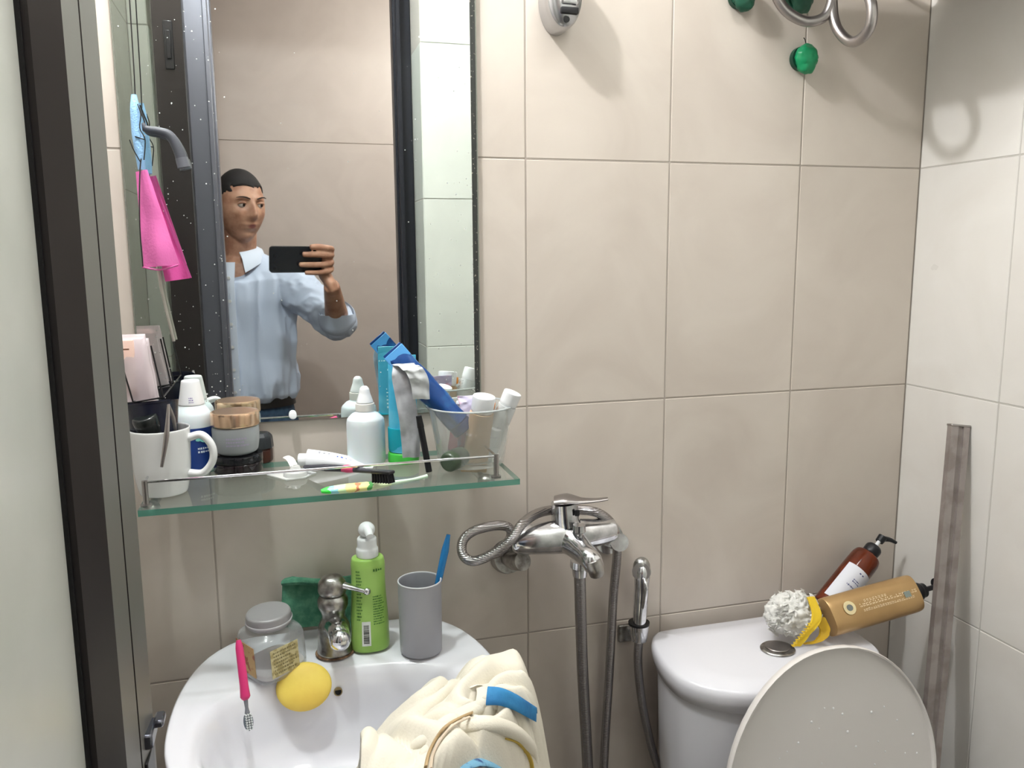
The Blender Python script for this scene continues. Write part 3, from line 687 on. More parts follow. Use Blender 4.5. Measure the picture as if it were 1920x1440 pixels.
one('hanging_loop', lambda b: tube(b, [at(u, v, y=-.022)-P for u, v in ((256, 190), (262, 205), (270, 225), (272, 238))], .0012, 6, sub=5), CW, hk)
# ---------------------------------------------------------------- wash basin
D = -.742
SC = Vector((-.327, 0, D))
sink = thing('wash_basin', 'white porcelain wash basin with a flat rear ledge below the glass shelf', 'basin', SC)
OUT = [(0, -.004), (.10, -.004), (.135, -.006), (.160, -.020), (.186, -.052), (.206, -.100), (.219, -.165), (.223, -.235), (.219, -.300), (.200, -.358), (.160, -.400), (.10, -.424), (0, -.432)]
def outline(scale=1.0, dy=0.0, n=72, oc=(0, -.22)):
    half = smooth_path([(a, b, 0) for a, b in OUT], 8)
    full = half+[Vector((-p.x, p.y, 0)) for p in reversed(half[1:-1])]
    # resample evenly
    L = [0]
    for a, b in zip(full, full[1:]+full[:1]): L.append(L[-1]+(b-a).length)
    pts = []
    full.append(full[0])
    for i in range(n):
        s = L[-1]*i/n; k = max(j for j in range(len(L)) if L[j] <= s+1e-12); k = min(k, len(full)-2)
        t = (s-L[k])/max(1e-9, L[k+1]-L[k]); p = full[k].lerp(full[k+1], t)
        pts.append(Vector((oc[0]+(p.x-oc[0])*scale, oc[1]+dy+(p.y-oc[1])*scale, 0)))
    return pts
def bowlring(s, z, n=72, ref=None):
    """inner bowl: D-like superellipse matched by direction with the outline points"""
    cx, cy, a, b = 0, -.268, .188*s, .130*s; cy += (1-s)*.02
    out = []
    for p in ref:
        v = Vector((p.x-0, p.y+.245)); ang = math.atan2(v.y/.19, v.x/.22); c, q = math.cos(ang), math.sin(ang)
        e = 2.5; k = (abs(c)**e+abs(q)**e)**(-1/e); out.append(Vector((cx+a*c*k, cy+b*q*k, z)))
    return out
def sinkf(b):
    ref = outline()
    def oz(s, z): return [Vector((p.x, p.y, z)) for p in outline(s)]
    rings = [oz(.78, -.135), oz(.90, -.085), oz(.965, -.035), oz(.993, -.010), oz(1.0, -.003), oz(.997, .003), oz(.985, .0045), oz(.965, .0035)]
    lip = bowlring(1.0, .0, ref=ref)
    rings.append([a.lerp(c, .45)+Vector((0, 0, .0)) for a, c in zip([Vector((p.x, p.y, .002)) for p in outline(.965)], lip)])
    for s, z in ((1.05, .0005), (1.0, -.004), (.96, -.014), (.915, -.038), (.86, -.070), (.76, -.100), (.56, -.122), (.30, -.132), (.10, -.135)):
        rings.append(bowlring(s, z, ref=ref))
    loft(b, rings, cap0=True, cap1=True)
one('basin', sinkf, PORC, sink, angle=80)
one('pedestal', lambda b: lathe(b, [(.10, -.135), (.085, -.25), (.075, -.45), (.085, -.75), (.10, ZF-D+.0)], 28, M=Matrix.Translation((0, -.17, 0)), sy=.9), PORC, sink)
P = at(634, 1297, z=D-.030)-SC
def ovf(b):
    tube(b, [P+Vector((0, .002, 0)), P+Vector((0, -.0016, .0008))], .0062, 20)
one('overflow_ring', ovf, mat('aged_brass', (150, 132, 96), .3, .8), sink)
one('overflow_hole', lambda b: tube(b, [P+Vector((0, .0, .0)), P+Vector((0, -.0021, .0011))], .0046, 20), mat('hole_black', (10, 9, 8), .8), sink)
one('drain', lambda b: lathe(b, [(0, .0), (.020, 0), (.0205, .002), (.012, .0035), (0, .003)], 24, M=Matrix.Translation((0, -.25, -.1345)), cap0=False, cap1=False), CHROME, sink)
DK = D+.0035
def dbase(u, v): return at(u, v, z=DK)+Vector((0, 0, .0003))
# ---- basin tap
P = dbase(628, 1222)
tap = thing('basin_tap', 'small tarnished chrome basin tap with a side lever at the back of the basin', 'tap', P)
one('tap_body', lambda b: lathe(b, rprof([(.0, 0), (.0255, 0), (.0262, .004), (.0245, .010), (.0240, .042), (.0200, .050), (.0165, .056), (.0175, .064), (.0225, .074), (.0225, .084), (.0175, .092), (0, .094)], 2), 36, cap0=False, cap1=False), OLDCHROME, tap)
one('spout', lambda b: (tube(b, [(0, -.008, .040), (.002, -.030, .050), (.004, -.055, .052), (.005, -.070, .044)], [.018, .0165, .0155, .0140], 20, sub=6), ball(b, (.005, -.066, .049), .0155)), CHROME, tap)
one('lever_cap', lambda b: lathe(b, rprof([(0, .092), (.019, .092), (.0215, .098), (.0205, .110), (.014, .119), (0, .122)], 2), 32, cap0=False, cap1=False), OLDCHROME, tap)
one('lever', lambda b: (tube(b, [(.010, -.006, .108), (.030, -.014, .103), (.048, -.020, .098)], [.0075, .0055, .0048], 14, sub=5, flat=.7), ball(b, (.049, -.0205, .098), .0058)), CHROME, tap)
one('rust_ring', lambda b: lathe(b, [(0, 0), (.029, 0), (.0275, .0014), (0, .0014)], 32, cap0=False, cap1=False), mat('rust_grime', (92, 66, 48), .8, noise_=((140, 110, 84), 90, .45, .6)), tap)
# ---- green scouring pads behind the tap
def pad(name, label, u, v, y, wd, hh, rot, m):
    c = at(u, v, y=y); t = thing(name, label, 'scouring pad', c, rot=rot)
    def f(b):
        box(b, (0, 0, 0), (wd, .010, hh), .003, 2)
        bmesh.ops.subdivide_edges(b, edges=b.edges[:], cuts=5, use_grid_fill=True)
        for q in b.verts: q.co += Vector((0, noise.noise(q.co*60)*.006+.5*noise.noise(q.co*25)*.01, noise.noise(q.co*45+Vector((4, 4, 4)))*.004))
    one('pad_body', f, m, t); return t
GRN = mat('scour_green', (66, 122, 98), .85, noise_=((90, 148, 120), 80, .4, .6), bump=.5, bscale=400)
t = pad('scouring_pad', 'dark green scouring pad propped against the wall behind the basin tap', 575, 1130, -.030, .075, .075, (math.radians(-10), math.radians(4), math.radians(-6)), GRN)
def curl(b):
    tube(b, [(-.036, -.004, .032), (-.012, -.012, .036), (.014, -.010, .034), (.034, -.006, .036)], [.008, .010, .009, .007], 12, sub=5, flat=.6)
one('curled_edge', curl, GRN, t)
pad('scouring_pad', 'second dark green scouring pad, between the basin tap and the green pump bottle', 663, 1128, -.022, .030, .085, (math.radians(-8), math.radians(-3), 0), GRN)
# ---- green pump bottle
P = dbase(695, 1212); h = hz(688, 978, P); hb = hz(690, 1042, P)
gb = thing('pump_bottle', 'lime green pump bottle with a white pump head on the basin ledge', 'bottle', P)
LIME = mat('lime_green', (160, 200, 104), .3, noise_=((146, 188, 90), 12, .4, .6))
R = .0290
one('bottle_body', lambda b: lathe(b, rprof([(0, 0), (R-.002, 0), (R, .003), (R*.98, hb*.3), (R*.88, hb*.62), (R*.86, hb*.80), (R*.88, hb*.93), (R*.80, hb), (0, hb)], 3), 40, sy=.8, cap0=False, cap1=False, n=2.4), LIME, gb)
one('pump_collar', lambda b: lathe(b, rprof([(0, hb-.001), (.0165, hb-.001), (.0165, hb+.012), (.0145, hb+.015), (.0145, hb+.030), (0, hb+.031)], 2), 32, cap0=False, cap1=False), WHITEP, gb)
one('pump_head', lambda b: (cyl(b, (0, 0, hb+.030), (0, 0, h-.012), .006, 16), ball(b, (0, -.002, h-.0115), .0125, s=(1, 1, .95)), tube(b, [(0, -.004, h-.010), (.001, -.020, h-.010), (.002, -.028, h-.014)], [.0075, .0062, .0055], 14, sub=4)), WHITEP, gb)
Rm = lambda x, y, t_: Vector(((R*.955+t_)*math.cos(-PI/2+x/R), (R*.955+t_)*.8*math.sin(-PI/2+x/R), y))
def wmap(y): return R*(1.0-.12*min(1, y/(hb*.62)))
def gmap(x, y, t_):
    a = -PI/2+x/R; e = 2.4; c, s = math.cos(a), math.sin(a); k = (abs(c)**e+abs(s)**e)**(-1/e)
    rr = wmap(y)+t_+.0009; return Vector((rr*c*k, rr*s*k*.8, y))
def bc_(b):
    for i in range(5):
        pass
    vs = [b.verts.new(gmap(x, y, .0002)) for x, y in ((-.014, .012), (-.0075, .012), (-.001, .012), (-.001, .050), (-.0075, .050), (-.014, .050))]
    b.faces.new((vs[0], vs[1], vs[4], vs[5])); b.faces.new((vs[1], vs[2], vs[3], vs[4]))
one('barcode_label', bc_, mat('label_white', (226, 230, 226), .4), gb, smooth=False)
def bars(b):
    rnd = random.Random(5); y = .016
    while y < .045:
        w__ = rnd.choice((.0005, .0009, .0014)); vs = [b.verts.new(gmap(x, yy, .0006)) for x, yy in ((-.0115, y), (-.0035, y), (-.0035, y+w__), (-.0115, y+w__))]
        b.faces.new(vs); y += w__+rnd.choice((.0006, .0010))
br = one('barcode_bars', bars, mat('ink', (36, 40, 36), .5), gb, smooth=False); br['kind'] = 'stuff'
br = one('bottle_print', lambda b: (ticks(b, .004, .022, hb*.30, hb*.62, 12, 14, .0008, .0022, mp=gmap), ticks(b, -.022, -.013, hb*.35, hb*.9, 16, 15, .0006, .0016, mp=gmap), ticks(b, .006, .022, hb*.86, hb*.92, 1, 16, .002, .003, mp=gmap)), mat('dark_green_ink', (58, 110, 40), .5), gb, smooth=False); br['kind'] = 'stuff'
# ---- grey cup with blue toothbrush
P = dbase(790, 1219); h = hz(792, 1087, P)
gc = thing('tumbler', 'matte grey cylindrical toothbrush tumbler on the right of the basin ledge', 'cup', P)
one('cup_body', lambda b: lathe(b, rprof([(0, 0), (.0295, 0), (.0315, .003), (.0325, h-.001), (.0318, h), (.0300, h-.001), (.0285, .006), (0, .005)], 2), 44, cap0=False, cap1=False), mat('grey_plastic', (158, 158, 164), .45), gc)
one('cup_rim', lambda b: tube(b, [(.0318*math.cos(2*PI*i/44), .0318*math.sin(2*PI*i/44), h) for i in range(44)], .0011, 8, closed=True), mat('pale_grey', (206, 206, 210), .35), gc)
a = P+Vector((.004, -.004, .012)); c = at(841, 1002, y=P.y+.010)
t = thing('toothbrush', 'blue and white toothbrush standing in the grey tumbler, tail end up', 'toothbrush', M=frame(a, c-a, (0, -1, 0)))
L = (c-a).length
one('handle', lambda b: tube(b, [(0, 0, .0), (0, .001, L*.3), (0, .002, L*.6), (0, .001, L*.85), (0, 0, L)], [.003, .0035, .0052, .0058, .0030], 14, sub=6, flat=.8), mat('clear_blue', (40, 130, 196), .2, trans=.2), t)
one('white_strip', lambda b: tube(b, [(-.0022, -.0026, L*.45), (-.0022, -.0034, L*.7), (-.0012, -.0034, L*.92)], [.0026, .0036, .0024], 10, sub=5, flat=.7), mat('white_rubber', (228, 238, 242), .4), t)
one('head', lambda b: box(b, (0, 0, -.0035), (.010, .005, .016), .002, 2), WHITEP, t)
# ---- glass jar with grey lid, turned square jar
P = dbase(514, 1254); h = hz(500, 1142, P)
jr = thing('storage_jar', 'square clear jar of white powder with a grey screw lid, on the basin ledge', 'jar', P, rot=(math.radians(2), math.radians(-4), math.radians(32)))
CJ = clear('clear_jar', (238, 240, 240), .13, (220, 220, 224), .05, 1.3, .4)
R = .0395
one('jar_body', lambda b: lathe(b, rprof([(0, 0), (R*.85, 0), (R, .004), (R, h*.60), (R*.93, h*.70), (R*.66, h*.78), (R*.66, h*.82)], 2), 48, cap0=False, cap1=False, n=4.2), CJ, jr)
one('powder', lambda b: lathe(b, rprof([(0, .003), (R*.8, .003), (R*.93, .007), (R*.93, h*.16), (0, h*.20)], 2), 40, cap0=False, cap1=False, n=4.2), mat('white_powder', (226, 220, 220), .8), jr)
one('screw_lid', lambda b: lathe(b, rprof([(0, h*.80), (.0300, h*.80), (.0318, h*.82), (.0312, h*.97), (.0290, h), (0, h)], 2), 40, cap0=False, cap1=False), mat('grey_lid', (158, 156, 158), .35, .2), jr)
def lidband(b): lathe(b, [(.0319, h*.845), (.0328, h*.855), (.0328, h*.875), (.0319, h*.885)], 40, cap0=False, cap1=False)
one('lid_ridge', lidband, mat('grey_lid_light', (186, 184, 188), .3, .2), jr)
lm = mat('cream_label', (206, 196, 150), .5, noise_=((176, 160, 112), 120, .48, .56))
one('label', lambda b: box(b, (-.004, -R-.0004, h*.36), (.044, .0006, h*.46)), lm, jr, smooth=False)
one('label', lambda b: box(b, (-R-.0004, .002, h*.38), (.0006, .046, h*.50)), mat('brown_label', (186, 150, 96), .5, noise_=((150, 84, 48), 90, .5, .58)), jr, smooth=False)
pr = one('label_print', lambda b: ticks(b, -.022, .014, h*.16, h*.56, 7, 51, .001, .003, mp=lambda x, y, t_: Vector((x, -R-.0009, y))), mat('olive_ink', (132, 122, 84), .5), jr, smooth=False); pr['kind'] = 'stuff'
# ---- pink toothbrush leaning on the rim
a = at(447, 1200, y=-.200); c = at(468, 1372, z=D-.018)
t = thing('toothbrush', 'pink toothbrush with a clear grey neck lying over the left rim of the basin', 'toothbrush', M=frame(a, c-a, (0, 0, 1)))
L = (c-a).length
one('handle', lambda b: tube(b, [(0, 0, 0), (0, 0, .010), (0, .001, L*.30), (0, .001, L*.50), (0, 0, L*.62), (0, 0, L*.66)], [.003, .0050, .0055, .0056, .0066, .0030], 14, sub=5, flat=.8), mat('magenta_plastic', (214, 58, 120), .3), t)
one('neck', lambda b: tube(b, [(0, 0, L*.64), (0, 0, L*.74), (0, 0, L*.80)], [.0030, .0022, .0034], 10, sub=4), mat('smoky_clear', (140, 142, 150), .15, trans=.4), t)
one('head', lambda b: lathe(b, rprof([(0, 0), (.0050, 0), (.0062, .001), (.0062, .003), (.0050, .004), (0, .004)], 2), 24, M=Matrix.Translation((0, -.002, L*.89))@Matrix.Rotation(-PI/2, 4, 'X')@Matrix.Scale(1.9, 4, (0, 1, 0)), cap0=False, cap1=False), mat('smoky_clear_head', (112, 122, 130), .2, trans=.2), t)
def br2(b):
    for i in range(7):
        for j in range(3): cyl(b, (-.003+j*.003, .0015, L*.81+i*L*.026), (-.003+j*.003, .0095, L*.81+i*L*.026), .0011, 6)
o = one('bristles', br2, mat('white_bristle', (222, 226, 226), .7), t); o['kind'] = 'stuff'
# ---- yellow soap
c = at(570, 1287, y=-.158)
t = thing('sponge', 'smooth yellow oval sponge on the back slope of the basin below the clear jar', 'sponge', M=frame(c, (-.05, -.80, .60), (0, .3, 1)))
one('sponge_body', lambda b: ball(b, (0, 0, 0), 1, 36, 20, (.0385, .0335, .0115)), mat('sponge_yellow', (236, 208, 96), .55, noise_=((228, 194, 86), 16, .4, .6), bump=.1), t)

# ---- cloth heaped over the right of the basin
def rimz(x, y):
    """top surface height of the basin at a point (world)"""
    dx = (x-SC.x); e = 2.5
    s = ((abs(dx)/.188)**e+(abs(y+.268)/.130)**e)**(1/e)
    if s > .97: return D+.003
    k = [(0, -.135), (.30, -.132), (.56, -.122), (.76, -.100), (.86, -.070), (.915, -.038), (.96, -.014)]
    for (a, za), (b_, zb) in zip(k, k[1:]):
        if s <= b_: return D+za+(zb-za)*(s-a)/(b_-a)
    return D-.01
hp = thing('crumpled_cloth', 'cream cotton garment with yellow trim heaped over the right side of the basin', 'cloth', (-.17, -.32, D))
HC = Vector((-.150, -.365))
def heap(x, y):
    z0 = rimz(x, y)
    dx, dy = x-HC.x, y-HC.y; r = math.hypot(dx, dy); th = math.atan2(dy, dx)
    m = max(0, 1-(r/.205)**2.6)
    hgt = (D+.026)*m+(z0+.010)*(1-m)
    hgt = max(hgt, z0+.004)
    sp_ = th*1.0+r*16+2.0*noise.noise(Vector((x*9, y*9, 3)))
    f = abs(math.sin(sp_*2.3))**.6*.027+abs(math.sin(sp_*4.1+1.3+3*noise.noise(Vector((x*14, y*14, 1)))))*.008
    f += noise.noise(Vector((x*40, y*40, 8)))*.004
    return max(hgt+f*min(1, m*3+.25)-.012*math.exp(-((r-.035)/.03)**2), z0+.010)
def heap_over(x, y):
    edge = -.327+.223*(1-max(0, abs(y+.235)/.25)**3.0*.9)
    z = heap(x, y)
    over = x-(edge+.006)
    if over > 0: z -= over*over*55+over*.9
    return max(z, D-.16)
def clothf(b):
    N = 120; rows = []
    for i in range(N+1):
        r_ = i/N; row = []
        for j in range(160):
            a = 2*PI*j/160; rr = .178+.022*math.sin(3*a+1)+.012*math.sin(7*a)+.03*max(0, math.cos(a-2.75))**2+.085*max(0, math.cos(a-3.95))**3
            rr *= 1-.30*max(0, math.sin(a))**1.2; x = HC.x+.0+math.cos(a)*rr*r_*.82; y = HC.y+math.sin(a)*rr*r_*.98
            over = x-(-.094)
            if over > 0: x = -.094+over*.62
            row.append(Vector((x, y, heap_over(x if over <= 0 else -.094+over*.75, y)))-hp.location)
        rows.append(row)
    R_ = [[b.verts.new(p) for p in row] for row in rows[1:]]
    c0 = b.verts.new(rows[0][0])
    for j in range(160): b.faces.new((c0, R_[0][j], R_[0][(j+1) % 160]))
    for A, B in zip(R_, R_[1:]):
        for j in range(160): b.faces.new((A[j], B[j], B[(j+1) % 160], A[(j+1) % 160]))
o = one('garment', clothf, mat('cream_cotton', (232, 226, 210), .85, bump=.25, bscale=350), hp, angle=180)
md = o.modifiers.new('solid', 'SOLIDIFY'); md.thickness = .0018; md.offset = -1
def on(pts, off=.0025):
    """points of the heap's surface seen at pixels (first crossing along the ray)"""
    out = []
    for u, v in pts:
        d = (at(u, v, y=0)-CAM).normalized(); t = .7
        while t < 1.5:
            p = CAM+d*t
            if p.z <= heap_over(p.x, p.y)+off: break
            t += .002
        out.append(p-hp.location)
    return out
YEL = mat('yellow_trim', (196, 168, 74), .7); TAN = mat('tan_piping', (186, 160, 120), .8)
one('piping', lambda b: tube(b, on([(886, 1336), (862, 1346), (836, 1362), (818, 1384), (804, 1412), (798, 1438)], .006), .0024, 8, sub=6, flat=.7), TAN, hp)
one('piping', lambda b: tube(b, on([(880, 1344), (850, 1360), (828, 1384), (812, 1414), (808, 1440)], .006), .0018, 8, sub=6, flat=.7), mat('pale_piping', (222, 204, 180), .8), hp)
one('yellow_trim', lambda b: tube(b, on([(946, 1384), (966, 1390), (982, 1406), (992, 1424), (996, 1445)], .004), [.003, .0055, .0065, .0065, .006], 10, sub=6, flat=.4), YEL, hp)
BLU = mat('blue_fabric', (52, 132, 186), .75, noise_=((40, 112, 168), 30, .45, .6), bump=.2)
def bluef(b):
    q = on([(912, 1298), (936, 1300), (962, 1310), (985, 1324), (1004, 1336)], .011)
    c_ = smooth_path(q, 6); rows = []
    for k, p in enumerate(c_):
        t = k/(len(c_)-1); wd = .036-.016*t; row = []
        for i in range(9):
            s = i/8-.5; row.append(Vector((p.x-s*wd*.35, p.y-s*wd*.9-.006, p.z+.010*math.cos(s*PI)-abs(s)*.004)))
        rows.append(row)
    loft(b, [r_+[q_-Vector((0, 0, .002)) for q_ in r_[::-1]] for r_ in rows])
one('blue_collar', bluef, BLU, hp, angle=60)
one('blue_print', lambda b: tube(b, on([(852, 1452), (868, 1436), (892, 1428), (920, 1434), (945, 1446)], .001), [.006, .010, .012, .010, .006], 12, sub=6, flat=.35), mat('print_cyan', (120, 172, 200), .8, noise_=((40, 66, 120), 45, .5, .58)), hp)
def foldt(b):
    for pts, rr in (([(690, 1428), (740, 1410), (790, 1385), (850, 1345), (900, 1322), (950, 1320), (985, 1340)], .011), ([(770, 1436), (800, 1400), (850, 1362), (910, 1350), (960, 1362), (1000, 1400), (1012, 1440)], .012)):
        tube(b, on(pts, -.004), [.004]+[rr]*(len(pts)-2)+[.005], 14, sub=8, flat=.8)
one('rolled_fold', lambda b: tube(b, on([(735, 1424), (760, 1410), (795, 1388), (850, 1350), (905, 1326), (950, 1324), (985, 1344)], -.007), [.001, .006, .010, .012, .012, .010, .001], 14, sub=8, flat=.8), bpy.data.materials['cream_cotton'], hp)
one('rolled_fold', lambda b: tube(b, on([(775, 1440), (805, 1404), (850, 1370), (905, 1358), (955, 1368), (992, 1400), (1008, 1440)], -.007), [.001, .010, .012, .012, .012, .011, .001], 14, sub=8, flat=.8), bpy.data.materials['cream_cotton'], hp)
one('corner_fold', lambda b: crump(b, on([(905, 1340), (912, 1310), (905, 1286), (880, 1290)], .004), lambda t: .030-.016*t, 3.0, .003), bpy.data.materials['cream_cotton'], hp, angle=60)

# ---------------------------------------------------------------- bath mixer and hoses
def wp(u, v, y): return at(u, v, y=y)
C0 = wp(1062, 1005, -.075)
mx = thing('bath_mixer', 'chrome wall bath mixer with a top lever and short spout, right of the basin', 'mixer tap', C0)
def m_(u, v, y): return wp(u, v, y)-C0
def mb(b):
    tube(b, [m_(958, 1016, -.072), m_(966, 1015, -.073), m_(990, 1012, -.075), m_(1030, 1008, -.077), m_(1062, 1005, -.078), m_(1100, 1000, -.077), m_(1136, 995, -.073), m_(1150, 993, -.072), m_(1154, 993, -.072)], [.013, .0200, .0235, .0265, .0275, .0245, .0215, .0180, .008], 28, sub=4)
one('mixer_body', mb, CHROME, mx)
for n_, (u, v) in enumerate(((952, 1043), (1138, 1008))):
    q = wp(u, v, -.003)-C0
    one('wall_union', lambda b: (tube(b, [q, q+Vector((0, -.012, .001))], [.030, .026], 28), tube(b, [q, q+Vector((.0, -.045, .008)), q+Vector((.006 if n_ == 0 else -.006, -.070, .016))], .0150, 20, sub=4)), OLDCHROME if n_ == 0 else CHROME, mx)
one('spout', lambda b: tube(b, [m_(1066, 1010, -.085), m_(1080, 1022, -.105), m_(1094, 1036, -.130), m_(1108, 1050, -.155), m_(1116, 1066, -.162)], [.025, .0215, .0185, .0165, .0150], 24, sub=6), CHROME, mx)
one('aerator', lambda b: tube(b, [m_(1112, 1052, -.168), m_(1116, 1064, -.170), m_(1119, 1076, -.168)], [.0120, .0125, .0115], 24, sub=2), OLDCHROME, mx)
one('handle_base', lambda b: tube(b, [m_(1062, 982, -.077), m_(1060, 972, -.077), m_(1058, 942, -.077)], [.0235, .0225, .0215], 28), CHROME, mx)
one('lever', lambda b: (tube(b, [m_(1040, 939, -.072), m_(1062, 936, -.079), m_(1090, 939, -.090), m_(1118, 938, -.100), m_(1140, 935, -.106)], [.0185, .0215, .0120, .0080, .0060], 20, sub=6, flat=.36, up=(0, 0, 1))), STEEL, mx)
one('diverter_knob', lambda b: tube(b, [m_(1086, 1008, -.112), m_(1086, 1000, -.112), m_(1086, 996, -.112), m_(1086, 984, -.112)], [.0062, .0064, .0110, .0100], 20), CHROME, mx)
one('indicator', lambda b: box(b, m_(1082, 962, -.100), (.008, .004, .010), .0015, 2), ALUD, mx)
one('hose_union', lambda b: tube(b, [m_(1088, 1052, -.078), m_(1087, 1064, -.078), m_(1087, 1066, -.078), m_(1087, 1080, -.078)], [.0165, .0160, .0125, .0115], 6 if 0 else 20), CHROME, mx)
HOSE = mat('hose_metal', (168, 164, 164), .26, 1)
def hosebump(m, sc):
    nt = m.node_tree; b = nt.nodes['Principled BSDF']
    tc = nt.nodes.new('ShaderNodeTexCoord'); wv = nt.nodes.new('ShaderNodeTexWave'); wv.bands_direction = 'Z'; wv.inputs['Scale'].default_value = sc
    bp = nt.nodes.new('ShaderNodeBump'); bp.inputs['Strength'].default_value = .5; bp.inputs['Distance'].default_value = .001
    nt.links.new(tc.outputs['Object'], wv.inputs['Vector']); nt.links.new(wv.outputs['Fac'], bp.inputs['Height']); nt.links.new(bp.outputs[0], b.inputs['Normal'])
hosebump(HOSE, 120)
Pt = wp(1087, 1078, -.078)
t = thing('pipe', 'straight metal riser hanging down from under the bath mixer', 'pipe', Pt)
one('riser', lambda b: tube(b, [(0, 0, 0), wp(1092, 1250, -.066)-Pt, wp(1102, 1440, -.055)-Pt, Vector((.040, .03, -.62)), Vector((.045, .04, -.86))], .0096, 14, sub=8), HOSE, t)
Pt = wp(1136, 1440, -.030)
t = thing('shower_hose', 'flexible chrome shower hose looped over the bath mixer', 'hose', Pt)
hp_ = [(1132, 1440, -.030), (1143, 1250, -.030), (1150, 1120, -.032), (1157, 1030, -.045), (1148, 985, -.062), (1122, 962, -.075), (1085, 956, -.060), (1040, 956, -.050), (1005, 964, -.075), (978, 984, -.105), (958, 1012, -.118), (925, 1038, -.112), (888, 1052, -.098), (868, 1040, -.085), (868, 1014, -.070), (888, 996, -.058), (925, 986, -.052), (952, 988, -.052), (958, 1004, -.050), (944, 1030, -.040), (925, 1040, -.030)]
one('hose_tube', lambda b: tube(b, [Vector((-.01, .0, -.5)), Vector((-.006, 0, -.2))]+[wp(*q)-Pt for q in hp_], .0078, 12, sub=8), HOSE, t)

# ---------------------------------------------------------------- bidet sprayer
Pt = wp(1190, 1185, -.004)
t = thing('bidet_sprayer', 'chrome bidet hand sprayer clipped in a wall holder, left of the toilet tank', 'sprayer', Pt)
def b_(u, v, y): return wp(u, v, y)-Pt
one('holder_plate', lambda b: box(b, b_(1176, 1186, -.006), (.034, .008, .032), .003, 3), OLDCHROME, t)
one('holder_clip', lambda b: (tube(b, [b_(1186, 1186, -.012), b_(1196, 1185, -.03)], .0085, 16), tube(b, [b_(1199, 1168, -.045), b_(1198, 1200, -.045)], [.0175, .0135], 24)), CHROME, t)
one('sprayer_body', lambda b: tube(b, [b_(1198, 1200, -.050), b_(1200, 1150, -.050), b_(1203, 1100, -.048), b_(1204, 1075, -.044), b_(1204, 1056, -.036)], [.0100, .0120, .0125, .0140, .0110], 22, sub=5), CHROME, t)
one('spray_head', lambda b: (tube(b, [b_(1203, 1072, -.028), b_(1203, 1072, -.052)], [.0165, .0150], 24), ball(b, b_(1203, 1062, -.038), .0150, s=(1, .9, 1.1))), mat('satin_chrome', (176, 176, 174), .3, 1), t)
one('trigger', lambda b: tube(b, [b_(1208, 1086, -.062), b_(1211, 1100, -.070), b_(1209, 1124, -.068), b_(1206, 1140, -.064)], [.0032, .0045, .0042, .003], 12, sub=4), CHROME, t)
one('seal_ring', lambda b: tube(b, [b_(1198, 1166, -.0455), b_(1198, 1170, -.0455)], .0185, 24), ALUD, t)
one('sprayer_hose', lambda b: tube(b, [b_(1198, 1198, -.050), b_(1196, 1235, -.048), b_(1200, 1290, -.044), b_(1212, 1360, -.040), b_(1234, 1440, -.036), Vector((.10, -.03, -.42)), Vector((.09, -.01, -.6))], .0076, 12, sub=7), HOSE, t)

# ---------------------------------------------------------------- toilet
ZT = -.813
TC = Vector((.381, 0, ZT))
to = thing('toilet', 'white close-coupled toilet with its lid raised against the tank', 'toilet', Vector((.381, 0, ZF)))
TOFF = Vector((0, 0, ZT-ZF))
LH = [(0, -.022), (.13, -.022), (.158, -.030), (.176, -.060), (.187, -.105), (.190, -.150), (.184, -.190), (.160, -.225), (.120, -.252), (.06, -.268), (0, -.272)]
def lout(s, z, ins=0):
    half = smooth_path([(a, b, 0) for a, b in LH], 6); full = half+[Vector((-p.x, p.y, 0)) for p in reversed(half[1:-1])]
    return [Vector((p.x*s, -.145+(p.y+.145)*(1-(1-s)*1.25), z))+TOFF for p in full]
one('tank_lid', lambda b: loft(b, [lout(.955, -.040), lout(.975, -.038), lout(.995, -.022), lout(1.0, -.012), lout(.99, -.004), lout(.965, .0), lout(.7, .001)]), PORC, to, angle=50)
one('tank', lambda b: loft(b, [lout(.72, -.36), lout(.86, -.34), lout(.92, -.2), lout(.945, -.0402)]), PORC, to, angle=50)
bp_ = at(1458, 1217, z=ZT+.002)-TC+TOFF
one('flush_button', lambda b: (lathe(b, rprof([(0, -.001), (.0285, -.001), (.0295, .001), (.027, .0035), (0, .0035)], 2), 40, M=Matrix.Translation(bp_), cap0=False, cap1=False, sy=.95)), OLDCHROME, to)
one('button_half', lambda b: lathe(b, rprof([(0, .003), (.0200, .003), (.0210, .0045), (.0200, .006), (0, .006)], 2), 32, M=Matrix.Translation(bp_), cap0=False, cap1=False, sy=.95), STEEL, to)
# raised lid: oval shell, slight lean on the tank
hz_ = -1.165-ZF; lc = Vector((.004, -.335, hz_))
ML = Matrix.Translation(lc) @ Matrix.Rotation(math.radians(-6.5), 4, 'X') @ Matrix.Rotation(math.radians(1.5), 4, 'Y')
ltop = at(1560, 1209, y=-.285).z-ZF-hz_; LL = ltop/math.cos(math.radians(6.5))
def lido(s, y, n=64):
    out = []
    for i in range(n):
        a = 2*PI*i/n; c, q = math.cos(a), math.sin(a)
        x = .186*c; z = LL*.5+LL*.5*q
        x = .186*abs(c)**.92*(1 if c > 0 else -1); x *= (1.0-.05*max(0, q)**2) if q > 0 else (1-.10*(-q)**3)
        x = x*s; z = LL*.5+(z-LL*.5)*(1-(1-s)*.8)
        out.append(ML @ Vector((x, y, z)))
    return out
LIDM = mat('lid_plastic', (228, 223, 219), .3)
one('lid', lambda b: loft(b, [lido(.80, .012), lido(.96, .009), lido(.995, .002), lido(1.0, -.006), lido(.992, -.0095), lido(.978, -.0085), lido(.968, -.004), lido(.93, -.0025), lido(.5, -.002), lido(.05, -.002)]), LIDM, to, angle=40)
